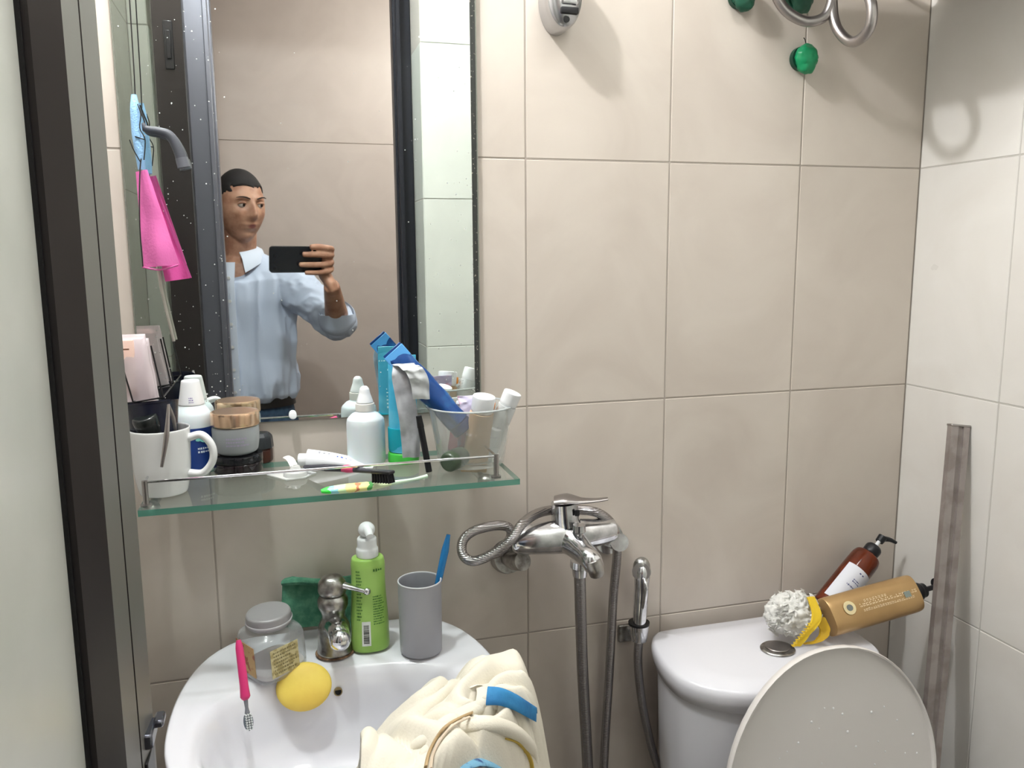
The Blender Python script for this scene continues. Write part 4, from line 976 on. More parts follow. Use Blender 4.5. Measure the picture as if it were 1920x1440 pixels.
def drops(b):
    rnd = random.Random(12)
    for i in range(46):
        a = rnd.uniform(0, 2*PI); rr = rnd.random()**.5; x = .15*rr*math.cos(a)+.02; z = LL*.42+LL*.40*rr*math.sin(a); r_ = rnd.uniform(.0010, .0020)
        ball(b, ML @ Vector((x, -.0026, z)), r_, 8, 6, (1, .5, 1.2))
o = one('water_drops', drops, mat('water_drop', (250, 250, 250), .15), to); o['kind'] = 'stuff'
def seat(b):
    rings = []
    for s, z in ((.98, 0), (1.0, .006), (1.0, .018), (.97, .024), (.72, .024), (.66, .016), (.66, .004), (.70, 0)):
        rings.append([Vector((.185*s*math.cos(2*PI*i/48), -.335-.215+.215*s*math.sin(2*PI*i/48), hz_-.010+z)) for i in range(48)])
    rings.append(rings[0]); loft(b, rings, cap0=False, cap1=False); bmesh.ops.remove_doubles(b, verts=b.verts[:], dist=.0002)
one('seat', seat, LIDM, to)
def bowlf(b):
    P_ = [(.62, .0, -.36), (.60, .10, -.34), (.72, .24, -.42), (.95, .36, -.52), (1.0, .405, -.55)]
    loft(b, [[Vector((.180*s*math.cos(2*PI*i/40), cy+.20*s*math.sin(2*PI*i/40), z)) for i in range(40)] for s, z, cy in P_])
    box(b, (0, -.20, .27), (.22, .28, .26), .03, 3)
one('pan', bowlf, PORC, to, angle=60)

# ---- loofah, yellow comb clip, bottles on the tank
c = at(1490, 1158, z=ZT+.034); c.y = max(c.y, -.16)
c = at(1484, 1150, y=-.125)
lf = thing('bath_puff', 'fluffy white net bath puff on the toilet tank lid, beside the yellow clip', 'bath puff', c)
def puff(b):
    rnd = random.Random(4)
    q = bmesh.ops.create_icosphere(b, subdivisions=5, radius=1)
    for v in q['verts']:
        d = v.co.normalized(); rg = 1-abs(noise.noise(d*5.5))*2; rg2 = 1-abs(noise.noise(d*12+Vector((3, 3, 3))))*2
        v.co = Vector((d.x*1.30, d.y*.95, d.z*.95))*(.031+.0065*rg+.0028*rg2)
    for k in range(70):
        d = Vector((rnd.gauss(0, 1), rnd.gauss(0, 1), rnd.gauss(0, 1))).normalized(); r0 = rnd.uniform(.024, .034)
        e = d.orthogonal().normalized(); e.rotate(Matrix.Rotation(rnd.uniform(0, 6.28), 3, d)); g = d.cross(e)
        base_ = Vector((d.x*1.30, d.y*.95, d.z*.95))*r0
        rings = []
        n = 9; wd = rnd.uniform(.008, .015); ln = rnd.uniform(.006, .012)
        for t in range(4):
            row = []
            for i in range(n):
                s = (i/(n-1)-.5); row.append(base_+e*(s*wd*(1+t*.5))+d*(ln*t/3)+g*(math.sin(s*14+t)*.0022*t)+g*(.002*t))
            rings.append(row)
        loft(b, rings, closed=False)
    ball(b, (0, 0, 0), .022, 14, 10, (1.3, .95, .95))
o = one('netting', puff, mat('white_net', (246, 245, 240), .8), lf, angle=180)
add_translucent(_mats['white_net'], .15, (246, 245, 240)); o['kind'] = 'stuff'
for q in o.data.vertices:
    if (q.co+c).z < ZT+.0025: q.co.z = ZT+.0025-c.z
o['kind'] = 'stuff'
c = at(1530, 1170, y=-.165)
yc = thing('plastic_clip', 'bright yellow toothed plastic clip standing between the bath puff and the gold bottle', 'clip', c)
YP = mat('yellow_plastic', (226, 190, 40), .35)
def y_(u, v, y): return at(u, v, y=y)-c
one('clip_jaw', lambda b: crump(b, [y_(1521, 1120, -.150), y_(1532, 1150, -.168), y_(1528, 1172, -.178), y_(1508, 1196, -.186), y_(1494, 1212, -.190)], lambda t: .014+.004*math.sin(t*PI), 4.0, .0015, th=.0035), YP, yc, angle=50)
def teeth2(b):
    for k in range(9):
        t = k/8; p = y_(1521, 1170, -.181).lerp(y_(1490, 1210, -.192), t); q = p+Vector((-.008, -.003, .003)); cyl(b, p, q, .0016, 8, .0010)
one('jaw_teeth', teeth2, YP, yc)
one('clip_base', lambda b: crump(b, [y_(1538, 1160, -.165), y_(1548, 1182, -.172), y_(1540, 1200, -.182), y_(1516, 1208, -.186)], lambda t: .020-.004*t, 6.0, .002, th=.004), mat('ochre_plastic', (204, 164, 36), .35), yc, angle=50)
GOLD = mat('gold_bottle', (186, 152, 104), .3, .45, noise_=((172, 138, 92), 9, .4, .6))
a = at(1549, 1158, y=-.150); a.z = max(a.z, ZT+.036); cc = at(1712, 1112, y=-.147)
gd = thing('pump_bottle', 'gold pump bottle lying tilted across the toilet tank with its black pump towards the wall', 'bottle', M=frame(a, cc-a, (.0, -.8, .6)))
L = (cc-a).length
one('bottle_body', lambda b: lathe(b, rprof([(0, 0), (.031, 0), (.0325, .002), (.033, L*.5), (.0325, L*.96), (.0315, L*.99), (.012, L), (0, L)], 1), 44, sx=1.0, sy=.72, cap0=False, cap1=False, n=2.8), GOLD, gd)
one('pump_collar', lambda b: lathe(b, rprof([(0, L), (.0135, L), (.0160, L+.003), (.0160, L+.012), (.0130, L+.016), (.0125, L+.024), (0, L+.025)], 1), 18, cap0=False, cap1=False), BLACKP, gd)
one('pump_neck', lambda b: cyl(b, (0, 0, L+.024), (0, 0, L+.052), .0045, 14), BLACKP, gd)
npos = [Vector((0, 0, L+.044)), Vector((.0, 0, L+.053)), Vector((-.012, .0, L+.055)), Vector((-.028, 0, L+.050)), Vector((-.034, 0, L+.044))]
Rg = gd.matrix_world.inverted()
dn = (Rg.to_3x3() @ Vector((.25, -.30, -1))).normalized()
one('pump_nozzle', lambda b: tube(b, [Vector((0, 0, L+.048))-dn*.008, Vector((0, 0, L+.056))-dn*.004, Vector((0, 0, L+.058))+dn*.012, Vector((0, 0, L+.056))+dn*.034], [.0075, .0095, .0065, .0042], 14, sub=4), BLACKP, gd)
def gm(x, y, t_):
    # faces local +y side (towards camera), x across, y along
    xx = max(-.03, min(.03, x)); yy = .033*.72*(max(0, 1-(abs(xx)/.033)**2.5))**(1/2.5)+.0009; return Vector((xx, yy, y))
o = one('raised_lettering', lambda b: (ticks(b, .0, 0, 0, 1, 1, 1) if 0 else None, [ticks(b, x0, x0+.0045, L*.30+i*.0062, L*.30+i*.0062+.0052, 2, 60+i, .0016, .0026, mp=gm) for i, x0 in enumerate([-.001]*19)], [ticks(b, x0, x0+.0035, L*.32+i*.0048, L*.32+i*.0048+.0040, 2, 90+i, .0010, .0020, mp=gm) for i, x0 in enumerate([-.009]*22)], [ticks(b, .006, .010, L*.36+i*.006, L*.36+i*.006+.004, 2, 130+i, .001, .002, mp=gm) for i in range(8)]), mat('pale_gold', (255, 240, 206), .3), gd, smooth=False); o['kind'] = 'stuff'
def em(b, cx, cz, r, n_=20):
    b.faces.new([b.verts.new(gm(cx+r*math.cos(2*PI*i/n_), cz+r*math.sin(2*PI*i/n_), 0)+Vector((0, .0004, 0))) for i in range(n_)])
one('emblem_ring', lambda b: em(b, .003, L*.19, .0115), mat('pale_gold_emblem', (232, 216, 170), .3, .2), gd, smooth=False)
def em2(b):
    b.faces.new([b.verts.new(gm(.003+.0055*math.cos(2*PI*i/16), L*.19+.006*math.sin(2*PI*i/16), 0)+Vector((0, .0009, 0))) for i in range(16)])
one('emblem_centre', em2, mat('grey_emblem', (112, 116, 112), .4), gd, smooth=False)
one('grey_stamp', lambda b: b.faces.new([b.verts.new(gm(x, y, 0)+Vector((0, .0006, 0))) for x, y in ((-.006, L*.80), (.004, L*.80), (.004, L*.87), (-.006, L*.87))]), mat('stamp_grey', (128, 138, 130), .4), gd, smooth=False)
# amber bottle behind
a = at(1548, 1150, y=-.062); a.z = max(a.z, ZT+.018); cc = at(1632, 1036, y=-.040)
ab = thing('pump_bottle', 'amber brown pump bottle with a white label leaning in the corner behind the gold bottle', 'bottle', M=frame(a, cc-a, (-.1, -.9, .3)))
L = (cc-a).length
one('bottle_body', lambda b: lathe(b, rprof([(0, 0), (.024, 0), (.027, .003), (.027, L*.86), (.024, L*.94), (.012, L*.97), (0, L*.98)], 2), 40, cap0=False, cap1=False), mat('amber_glass', (118, 48, 20), .1, trans=.25, noise_=((84, 34, 16), 20, .4, .6)), ab)
one('label', lambda b: cylpatch(b, .027, PI/2-1.15, PI/2+1.15, L*.10, L*.66, .0004, 20), mat('label_paper', (222, 224, 232), .45), ab)
o = one('label_print', lambda b: (ticks(b, -.011, .010, L*.36, L*.40, 1, 71, .001, .002, mp=cylmap(.0272, PI/2), t=.0004), ticks(b, -.006, .008, L*.44, L*.50, 2, 72, .001, .003, mp=cylmap(.0272, PI/2), t=.0004), ticks(b, -.004, .004, L*.58, L*.62, 1, 73, .003, .004, mp=cylmap(.0272, PI/2), t=.0004)), mat('label_ink', (70, 80, 130), .5), ab, smooth=False); o['kind'] = 'stuff'
one('pump_collar', lambda b: lathe(b, rprof([(0, L*.96), (.0125, L*.96), (.0150, L*.975), (.0155, L*.975+.014), (.012, L*.975+.019), (0, L*.975+.019)], 1), 28, cap0=False, cap1=False), BLACKP, ab)
one('pump_stem', lambda b: cyl(b, (0, 0, L*.975+.018), (0, 0, L*.975+.034), .0035, 12), WHITEP, ab)
dn = (ab.matrix_world.inverted().to_3x3() @ Vector((1, -.15, -.30))).normalized(); z1 = L*.975+.032
one('pump_head', lambda b: (tube(b, [(0, 0, z1), (0, 0, z1+.012)], [.0075, .0085], 16), tube(b, [Vector((0, 0, z1+.008)), Vector((0, 0, z1+.010))+dn*.016, Vector((0, 0, z1+.007))+dn*.032], [.0060, .0042, .0030], 12, sub=4)), BLACKP, ab)

# ---------------------------------------------------------------- leaning metal profile
tp_ = at(1812, 798, y=-.150); tp_.x = min(tp_.x, .736); _q = at(1742, 1440, y=-.225); a = tp_+(_q-tp_)*((ZF-tp_.z)/(_q.z-tp_.z))
br_ = thing('metal_profile', 'long grooved grey metal profile leaning upright in the corner by the toilet', 'bar', M=frame(a, tp_-a, (-.35, -1, 0)))
L = (tp_-a).length
def profile(b):
    poly = [(-.0155, .006), (-.005, .007), (-.004, .003), (.003, .003), (.004, .007), (.0155, .006), (.0155, -.010), (-.0155, -.010)]
    prism(b, poly, 0, L)
one('channel', profile, mat('dull_aluminium', (158, 149, 145), .4, .35, noise_=((140, 130, 126), 30, .45, .6)), br_, angle=20)
one('end_cap', lambda b: box(b, (0, -.002, L+.001), (.033, .019, .004), .001, 1), STEEL, br_)

# ---------------------------------------------------------------- shower holder at the top
c = at(1042, 22, y=0)
hd = thing('shower_holder', 'oval chrome shower holder fixed high on the tiled wall above the bath mixer', 'holder', (c.x, 0, c.z))
def shh(b):
    rings = []
    for s, y in ((1.0, -.0005), (1.0, -.008), (1.0, -.026), (.98, -.040), (.90, -.048), (.4, -.052)):
        rings.append([Vector((.0285*s*math.cos(2*PI*i/40), y, .012+.062*s*(1 if math.sin(2*PI*i/40) > 0 else .78)*math.sin(2*PI*i/40))) for i in range(40)])
    loft(b, rings)
one('holder_body', shh, mat('satin_silver', (188, 188, 190), .25, .9), hd, angle=60)
one('front_plate', lambda b: box(b, (.004, -.050, .020), (.030, .010, .048), .005, 3), CHROME, hd)
one('slot', lambda b: box(b, (.004, -.051, -.012), (.028, .010, .010), .002, 2), ALUD, hd)
one('screw', lambda b: cyl(b, (.0, -.046, -.024), (.0, -.0525, -.0245), .0045, 16), ALUD, hd)

# ---------------------------------------------------------------- rack with scroll ends, top right
YR = -.12
Pr = at(1600, 20, y=YR)
rk = thing('wall_rack', 'stainless tube wall rack with curled scroll ends near the top right corner', 'rack', Pr)
def rr_(u, v, y=None):
    y = y if y is not None else (-.05-(u-1440)/121*.035 if u < 1562 else -.085-(u-1562)/78*.09)
    return at(u, v, y=y)-Pr
one('scroll', lambda b: tube(b, [rr_(u, v) for u, v in ((1568, -95), (1564, -40), (1561, 10), (1568, 50), (1590, 76), (1612, 74), (1632, 48), (1634, 8), (1620, -22), (1600, -34))], .0082, 14, sub=7), STEEL, rk)
one('scroll', lambda b: tube(b, [rr_(u, v) for u, v in ((1440, -100), (1446, -50), (1456, -8), (1476, 22), (1510, 40), (1542, 34), (1558, 10), (1562, -30), (1560, -95))], .0082, 14, sub=7), STEEL, rk)
TZ = .305
one('tray', lambda b: box(b, (.565-Pr.x, -.185-Pr.y, TZ-Pr.z), (.365, .31, .006), .002, 2), STEEL, rk)
one('tray_arm', lambda b: tube(b, [Vector((.47, -.001, TZ-.012))-Pr, Vector((.47, -.34, TZ-.012))-Pr], .006, 10), STEEL, rk)
one('tray_arm', lambda b: tube(b, [Vector((.70, -.001, TZ-.012))-Pr, Vector((.70, -.34, TZ-.012))-Pr], .006, 10), STEEL, rk)
one('scroll_stay', lambda b: (tube(b, [rr_(1561, -60), Vector((rr_(1561, -60).x, .0-Pr.y-.001, rr_(1561, -60).z))], .005, 10)), STEEL, rk)
def knob(u, v, label, m, wire=False):
    c = at(u, v, y=-.016); t = thing('wrapped_hook', label, 'hook', c, group=None)
    def f(b):
        q = bmesh.ops.create_icosphere(b, subdivisions=4, radius=.0195)
        for w_ in q['verts']:
            d = w_.co.normalized(); k = 1+.24*abs(noise.noise(d*1.9+Vector((u*.01, 0, 0))))+.05*noise.noise(d*4)
            if d.z < -.6: k *= 1+(-d.z-.6)*.7
            w_.co = Vector((d.x*.0195*k*1.0, d.y*.0145*k, d.z*.0195*k*1.05))
    one('plastic_wrap', f, m, t, angle=35)
    one('hook_disc', lambda b: cyl(b, (-.003, .0155, 0), (-.003, .006, 0), .0195, 28), mat('dark_green_disc', (14, 60, 44), .4), t)
    one('wire', lambda b: tube(b, [(.001, .002, .018), (0, .006, .030), (.0, .010, .034)], .0008, 6, sub=3), CW, t)
GP = mat('emerald_plastic', (10, 132, 84), .4)
GP2 = mat('shadowed_green_plastic', (26, 80, 60), .4)  # upper hooks: the shadow on them is put into a darker green
knob(1512, 108, 'emerald green plastic-wrapped hook on the wall below the rack scrolls', GP)
knob(1504, -6, 'shade-darkened green plastic-wrapped hook seen through the left scroll of the rack', GP2)
knob(1396, -10, 'shade-darkened green plastic-wrapped hook at the top edge, left of the rack', GP2)
# bodies of the ceiling lamp, the added fill panel and the hall lamp
for nm, lb_, loc in (('ceiling_lamp', 'small round white ceiling lamp above the basin', (LAMP.x, LAMP.y, ZC)), ('ceiling_lamp', 'added round white fill panel on the bathroom ceiling near the door', (.22, -.70, ZC)), ('ceiling_lamp', 'small round white ceiling lamp in the hall outside the door', (.35, -1.55, ZC))):
    t = thing(nm, lb_, 'lamp', loc)
    one('lamp_base', lambda b: lathe(b, [(0, -.001), (.06, -.001), (.058, -.02), (.02, -.035), (0, -.035)], 32, cap0=False, cap1=False), WHITEP, t)
# ---------------------------------------------------------------- the man taking the picture, standing outside the door
FL = ZF
MP = Vector((-.516, -1.70, FL))
man = thing('person', 'person in a light blue shirt reflected in the mirror, holding up a phone', 'person', MP)
SKIN = mat('skin', (184, 142, 118), .5, sub=.12, noise_=((156, 112, 90), 30, .4, .65))
def mw(x, y, z): return Vector((x, y, z))-MP
TY = math.radians(9)                                       # torso turned to its left
def tv(x, y, z):                                            # torso frame to local of MP
    return Vector((x*math.cos(TY)-y*math.sin(TY), x*math.sin(TY)+y*math.cos(TY), z))
HY = math.radians(-30); HC_ = Vector((.022, .060, 1.602))    # head centre, turned to its right
MH = Matrix.Translation(HC_) @ Matrix.Rotation(HY, 4, 'Z') @ Matrix.Rotation(math.radians(-3), 4, 'X')
def G(x, z, cx, cz, sx, sz): return math.exp(-((x-cx)/sx)**2-((z-cz)/sz)**2)
def headpt(d):
    """unit direction (x right, y forward, z up) -> head surface point"""
    x, y, z = d.x*.0765, d.y*.094, d.z*.118
    low = max(0, -d.z)
    x *= 1-.30*low**1.6
    if d.y > 0: y *= .95-.05*low
    else: y *= 1.0-.25*low; z *= 1-.12*low
    if d.z > 0: x *= 1+.02*d.z
    if d.y > -.1:
        f = max(0, min(1, (d.y+.1)/.4))
        g = .022*G(x, z, 0, -.022, .011, .020)+.010*G(x, z, 0, .004, .008, .020)       # nose tip, bridge
        g += .006*(G(x, z, .011, -.028, .007, .008)+G(x, z, -.011, -.028, .007, .008))  # wings
        g -= .010*(G(x, z, .031, .010, .017, .011)+G(x, z, -.031, .010, .017, .011))    # sockets
        g += .005*(G(x, z, .030, .030, .022, .008)+G(x, z, -.030, .030, .022, .008))    # brow
        g += .006*(G(x, z, .046, -.022, .018, .018)+G(x, z, -.046, -.022, .018, .018))  # cheek bones
        g += .0075*G(x, z, 0, -.053, .024, .0055)+.0085*G(x, z, 0, -.064, .020, .0055)-.003*G(x, z, 0, -.0585, .024, .0025)
        g += .009*G(x, z, 0, -.096, .022, .014)-.004*G(x, z, 0, -.078, .02, .006)
        y += g*f
    return Vector((x, y, z))
def bodyf(b):
    q = bmesh.ops.create_icosphere(b, subdivisions=6, radius=1)
    for v in q['verts']: v.co = MH @ headpt(v.co.normalized())
    for s in (-1, 1):
        tube(b, [MH @ Vector((s*.070, -.004, -.012)), MH @ Vector((s*.082, -.010, -.006))], [.016, .013], 14)
        rings = [[MH @ Vector((s*(.076+dx), -.010+r_*.62*math.cos(2*PI*i/18)-dx*.3, -.004+r_*1.05*math.sin(2*PI*i/18)+.004)) for i in range(18)] for dx, r_ in ((0, .026), (.008, .030), (.010, .026), (.007, .018))]
        loft(b, rings)
    tube(b, [Vector((.005, -.005, 1.36)), Vector((.008, .005, 1.45)), Vector((.016, .035, 1.53)), Vector((.020, .045, 1.58))], [.068, .058, .056, .055], 24, sub=4)
    rings = []
    for z, a, c in ((.86, .155, .100), (.95, .150, .095), (1.1, .145, .095), (1.25, .160, .105), (1.36, .165, .095), (1.42, .12, .08), (1.45, .06, .055)):
        rings.append([tv(a*math.cos(2*PI*i/32), c*math.sin(2*PI*i/32), z) for i in range(32)])
    loft(b, rings)
    # legs
    for s in (-1, 1):
        tube(b, [tv(s*.082, 0, .92), tv(s*.090, .005, .70), tv(s*.088, .0, .48), tv(s*.090, -.012, .30), tv(s*.092, -.010, .09)], [.085, .080, .055, .052, .036], 20, sub=4)
        tube(b, [tv(s*.092, -.03, .055), tv(s*.100, .06, .042), tv(s*.110, .15, .03)], [.040, .038, .026], 16, sub=4)
    # right arm up to the phone
    tube(b, [SH_R, EL_R], [.047, .040], 20); ball(b, SH_R, .052); ball(b, EL_R, .040)
    tube(b, [EL_R, EL_R.lerp(WR_R, .3), WR_R], [.039, .037, .0245], 20, sub=4)
    hand_phone(b)
    # left arm hanging
    tube(b, [SH_L, EL_L], [.047, .038], 20); ball(b, SH_L, .052); ball(b, EL_L, .038)
    tube(b, [EL_L, WR_L], [.037, .025], 20)
    hl = (WR_L-EL_L).normalized()
    palm = WR_L+hl*.05
    tube(b, [WR_L-hl*.01, WR_L+hl*.03, palm+hl*.045], [.024, .036, .034], 16, sub=3, flat=.5, up=(1, 0, 0))
    for k in range(4):
        o = Vector((0, .026-.0175*k, 0)); L_ = (.062, .070, .066, .052)[k]
        st = palm+hl*.035+o
        tube(b, [st, st+hl*L_*.5+Vector((.006, 0, 0)), st+hl*L_+Vector((.018, 0, 0))], [.0095, .0088, .0070], 12, sub=3)
    tube(b, [WR_L+hl*.03+Vector((0, .024, 0)), WR_L+hl*.07+Vector((.012, .045, 0)), WR_L+hl*.098+Vector((.018, .046, 0))], [.013, .0105, .008], 12, sub=3)
SH_R = tv(.178, .0, 1.385); EL_R = mw(-.198, -1.545, FL+1.222); WR_R = mw(-.226, -1.352, FL+1.352)
SH_L = tv(-.178, -.01, 1.385); EL_L = tv(-.235, -.03, 1.10); WR_L = tv(-.225, .06, .87)
# phone frame: behind the camera point, square to the line of sight
PX, PY, PZ = _r, -_f, _u                                     # right, back (away from the mirror), up
PH0 = CAM+_f*-.0045                                          # centre of the lens, just behind the camera
def ph(x, y, z): return PH0+_r*x-_f*y+_u*z                    # x right, y towards the man, z up
def phl(x, y, z): return ph(x, y, z)-MP
PW0, PW1, PT, PB = -.016, .142, .029, -.050
def hand_phone(b):
    # palm beside the right end of the phone
    tube(b, [WR_R-(WR_R-EL_R).normalized()*.015, WR_R, phl(.162, .036, -.055), phl(.164, .026, -.020), phl(.160, .020, .008)], [.026, .026, .034, .036, .026], 18, sub=4, flat=.62, up=(_r.x, _r.y, _r.z))
    for (z0, z1, ln, r_) in ((.020, .030, .082, .0093), (.003, .007, .110, .0095), (-.018, -.024, .122, .0092), (-.038, -.048, .100, .0082)):
        x0 = .166
        tube(b, [phl(x0, .020, z0), phl(x0+.006, .004, z0), phl(x0-.004, -.012, (z0+z1)/2), phl(x0-.035, -.014, z1), phl(x0-ln*.55-.012, -.0125, z1), phl(x0-ln*.80, -.011, z1)], [.0105, .0108, r_*1.05, r_, r_*.93, r_*.80], 12, sub=4)
    # thumb along the screen side
    tube(b, [phl(.160, .034, -.040), phl(.150, .030, -.022), phl(.128, .024, -.008), phl(.106, .0215, .000)], [.0140, .0125, .0108, .0088], 14, sub=4)
bm = bmesh.new(); bodyf(bm)
body = finish('body', bm, SKIN, man)
md = body.modifiers.new('remesh', 'REMESH'); md.mode = 'VOXEL'; md.voxel_size = .0034; md.use_smooth_shade = True
sm = body.modifiers.new('sm', 'SMOOTH'); sm.factor = .5; sm.iterations = 2
# lips (body colour by place on the face)
def skinmat():
    nt = SKIN.node_tree; b = nt.nodes['Principled BSDF']; old = b.inputs['Base Color'].links[0].from_socket
    tc = nt.nodes.new('ShaderNodeTexCoord'); mp = nt.nodes.new('ShaderNodeVectorMath'); mp.operation = 'SUBTRACT'
    c = MH @ headpt(Vector((0, 1, -.50)).normalized()); c = MH @ Vector((0, .100, -.0585))
    mp.inputs[1].default_value = c
    rt = nt.nodes.new('ShaderNodeVectorRotate'); rt.rotation_type = 'Z_AXIS'; rt.inputs['Angle'].default_value = -HY
    sc = nt.nodes.new('ShaderNodeVectorMath'); sc.operation = 'MULTIPLY'; sc.inputs[1].default_value = (1/.025, 1/.03, 1/.0095)
    ln = nt.nodes.new('ShaderNodeVectorMath'); ln.operation = 'LENGTH'
    mr = nt.nodes.new('ShaderNodeMapRange'); mr.inputs[1].default_value = .75; mr.inputs[2].default_value = 1.1; mr.inputs[3].default_value = 1; mr.inputs[4].default_value = 0
    x = nt.nodes.new('ShaderNodeMix'); x.data_type = 'RGBA'; x.inputs[7].default_value = rgb(138, 82, 76)
    nt.links.new(tc.outputs['Object'], mp.inputs[0]); nt.links.new(mp.outputs[0], rt.inputs['Vector']); nt.links.new(rt.outputs[0], sc.inputs[0])
    nt.links.new(sc.outputs[0], ln.inputs[0]); nt.links.new(ln.outputs['Value'], mr.inputs[0]); nt.links.new(mr.outputs[0], x.inputs[0])
    nt.links.new(old, x.inputs[6]); nt.links.new(x.outputs[2], b.inputs['Base Color'])
skinmat()
EYEW = mat('eye_white', (168, 158, 150), .3); IRIS = mat('iris_dark', (34, 24, 20), .15)
for s in (-1, 1):
    e = one('eye', lambda b: ball(b, (0, 0, 0), .0118, 20, 14, M=MH @ Matrix.Translation((s*.031, .0715, .0095))), EYEW, man)
    one('iris', lambda b: ball(b, (0, 0, 0), .0062, 14, 10, (1, .5, 1), M=MH @ Matrix.Translation((s*.031+.0025, .0808, .0090))), IRIS, e)
    one('eyelid', lambda b: tube(b, [MH @ Vector((s*.031+dx, .0848-abs(dx)*.25-.012*(dx/.016)**2*.5, .0165-.0055*(dx/.016)**2)) for dx in (-.016, -.008, 0, .008, .016)], [.0018, .0034, .0038, .0034, .0018], 8, sub=3), SKIN, man)
    one('eyebrow', lambda b: tube(b, [MH @ Vector((s*(.012+.040*t), .0945-.016*t*t, .0275+.006*math.sin(t*PI*.8))) for t in (0, .25, .5, .75, 1)], [.0022, .0036, .0034, .0028, .0012], 8, sub=3, flat=.7, up=(0, 0, 1)), mat('brow_hair', (38, 30, 28), .8), man)
def hairf(b):
    q = bmesh.ops.create_icosphere(b, subdivisions=5, radius=1)
    kill = []
    for v in q['verts']:
        d = v.co.normalized(); p = headpt(d)
        line = .066+.003*noise.noise(Vector((p.x*40, 0, 1))) if p.y > .03 else (.066-(.03-p.y)*1.15 if p.y > -.03 else -.030)
        if p.y > .0 and abs(p.x) > .052: line -= .018
        keep = p.z-line
        if keep < -.004: kill.append(v)
        k = max(0, min(1, (keep+.004)/.018)); off = .0006+.0058*k*(.75+.35*max(0, d.z))
        v.co = MH @ (p*(1+off/p.length)+Vector((0, 0, .001*noise.noise(p*120))))
    bmesh.ops.delete(b, geom=kill, context='VERTS')
hair = one('hair', hairf, mat('black_hair', (30, 27, 28), .75, bump=.8, bscale=700), man, angle=180)
md = hair.modifiers.new('s', 'SOLIDIFY'); md.thickness = .004; md.offset = -1
# shirt: torso, sleeves
SHIRT = mat('light_blue_shirt', (190, 202, 222), .8, bump=.15, bscale=500)
def shirtf(b):
    rings = []
    prof = [(.955, .160, .112), (.975, .172, .124), (1.02, .174, .126), (1.10, .168, .118), (1.20, .172, .120), (1.30, .184, .124), (1.37, .188, .116), (1.41, .165, .100), (1.440, .115, .084), (1.458, .078, .074)]
    zs = [p[0] for p in prof]
    for k in range(70):
        z = zs[0]+(zs[-1]-zs[0])*k/69
        j = max(i for i in range(len(zs)-1) if zs[i] <= z+1e-9); t = (z-zs[j])/(zs[j+1]-zs[j])
        a = prof[j][1]+(prof[j+1][1]-prof[j][1])*t; c = prof[j][2]+(prof[j+1][2]-prof[j][2])*t
        ring = []
        for i in range(96):
            th = 2*PI*i/96; co, si = math.cos(th), math.sin(th)
            e = 2.3; kk = (abs(co)**e+abs(si)**e)**(-1/e)
            f = .014*math.sin(th*9+4*noise.noise(Vector((co*1.5, si*1.5, z*3))))*(.35+.65*noise.noise(Vector((co*2, si*2, z*5+4))))
            f += .016*noise.noise(Vector((co*3, si*3, z*7)))+.006*max(0, 1-(z-.955)/.10)*math.sin(th*14)
            f += .012*(1-abs(noise.noise(Vector((co*2.2, si*2.2, z*2.2+11))))*2)**5+.008*(1-abs(noise.noise(Vector((co*4.5, si*4.5, z*4+2))))*2)**5
            if z > 1.40: f *= .3
            r = 1+f/.15
            y_ = c*si*kk*r
            if si > 0 and z > 1.41: y_ -= (z-1.41)*.35*si
            ring.append(tv(a*co*kk*r, y_, z-.075*max(0, si)**5*max(0, (z-1.36)/.098)))
        rings.append(ring)
    loft(b, rings)
    def sleeve(A, B, C_, r0, r1, r2, cuff):
        pts = [A, A.lerp(B, .35), A.lerp(B, .7), B]+([B.lerp(C_, cuff)] if cuff else [])
        rad = [r0, r0*.98, r1, r1*.98]+([r2] if cuff else [])
        path = smooth_path(pts, 8); m = len(path); seg = 40; N = Vector((0, 0, 1)); rings = []
        for k, p in enumerate(path):
            T = (path[min(m-1, k+1)]-path[max(0, k-1)]).normalized(); N = (N-T*N.dot(T)).normalized(); Bn = T.cross(N)
            t = k/(m-1)*(len(rad)-1); j = min(len(rad)-2, int(t)); r = rad[j]+(rad[j+1]-rad[j])*(t-j)
            ring = []
            for i in range(seg):
                a = 2*PI*i/seg; f = 1+.10*math.sin(k*.9+2.2*math.sin(a)+a)*noise.noise(Vector((math.cos(a), math.sin(a), k*.13)))+.12*noise.noise(Vector((math.cos(a)*1.7, math.sin(a)*1.7, k*.22+9)))+.12*(1-abs(noise.noise(Vector((math.cos(a)*1.4, math.sin(a)*1.4, k*.30+4))))*2)**5
                ring.append(p+(N*math.cos(a)+Bn*math.sin(a))*r*f)
            rings.append(ring)
        loft(b, rings)
    sleeve(tv(.13, 0, 1.385), EL_R, WR_R, .070, .060, .055, .16)
    sleeve(tv(-.13, 0, 1.385), EL_L, WR_L, .070, .058, .040, .9)
bm = bmesh.new(); shirtf(bm)
shirt = finish('shirt', bm, SHIRT, man)
md = shirt.modifiers.new('remesh', 'REMESH'); md.mode = 'VOXEL'; md.voxel_size = .0042; md.use_smooth_shade = True
sm = shirt.modifiers.new('sm', 'SMOOTH'); sm.factor = .5; sm.iterations = 1
ce = EL_R.lerp(WR_R, .15); cdir = (WR_R-EL_R).normalized()
one('rolled_cuff', lambda b: (tube(b, [ce-cdir*.022, ce-cdir*.012, ce+cdir*.004, ce+cdir*.018, ce+cdir*.016], [.056, .0625, .062, .057, .044], 36, sub=4)), SHIRT, man)
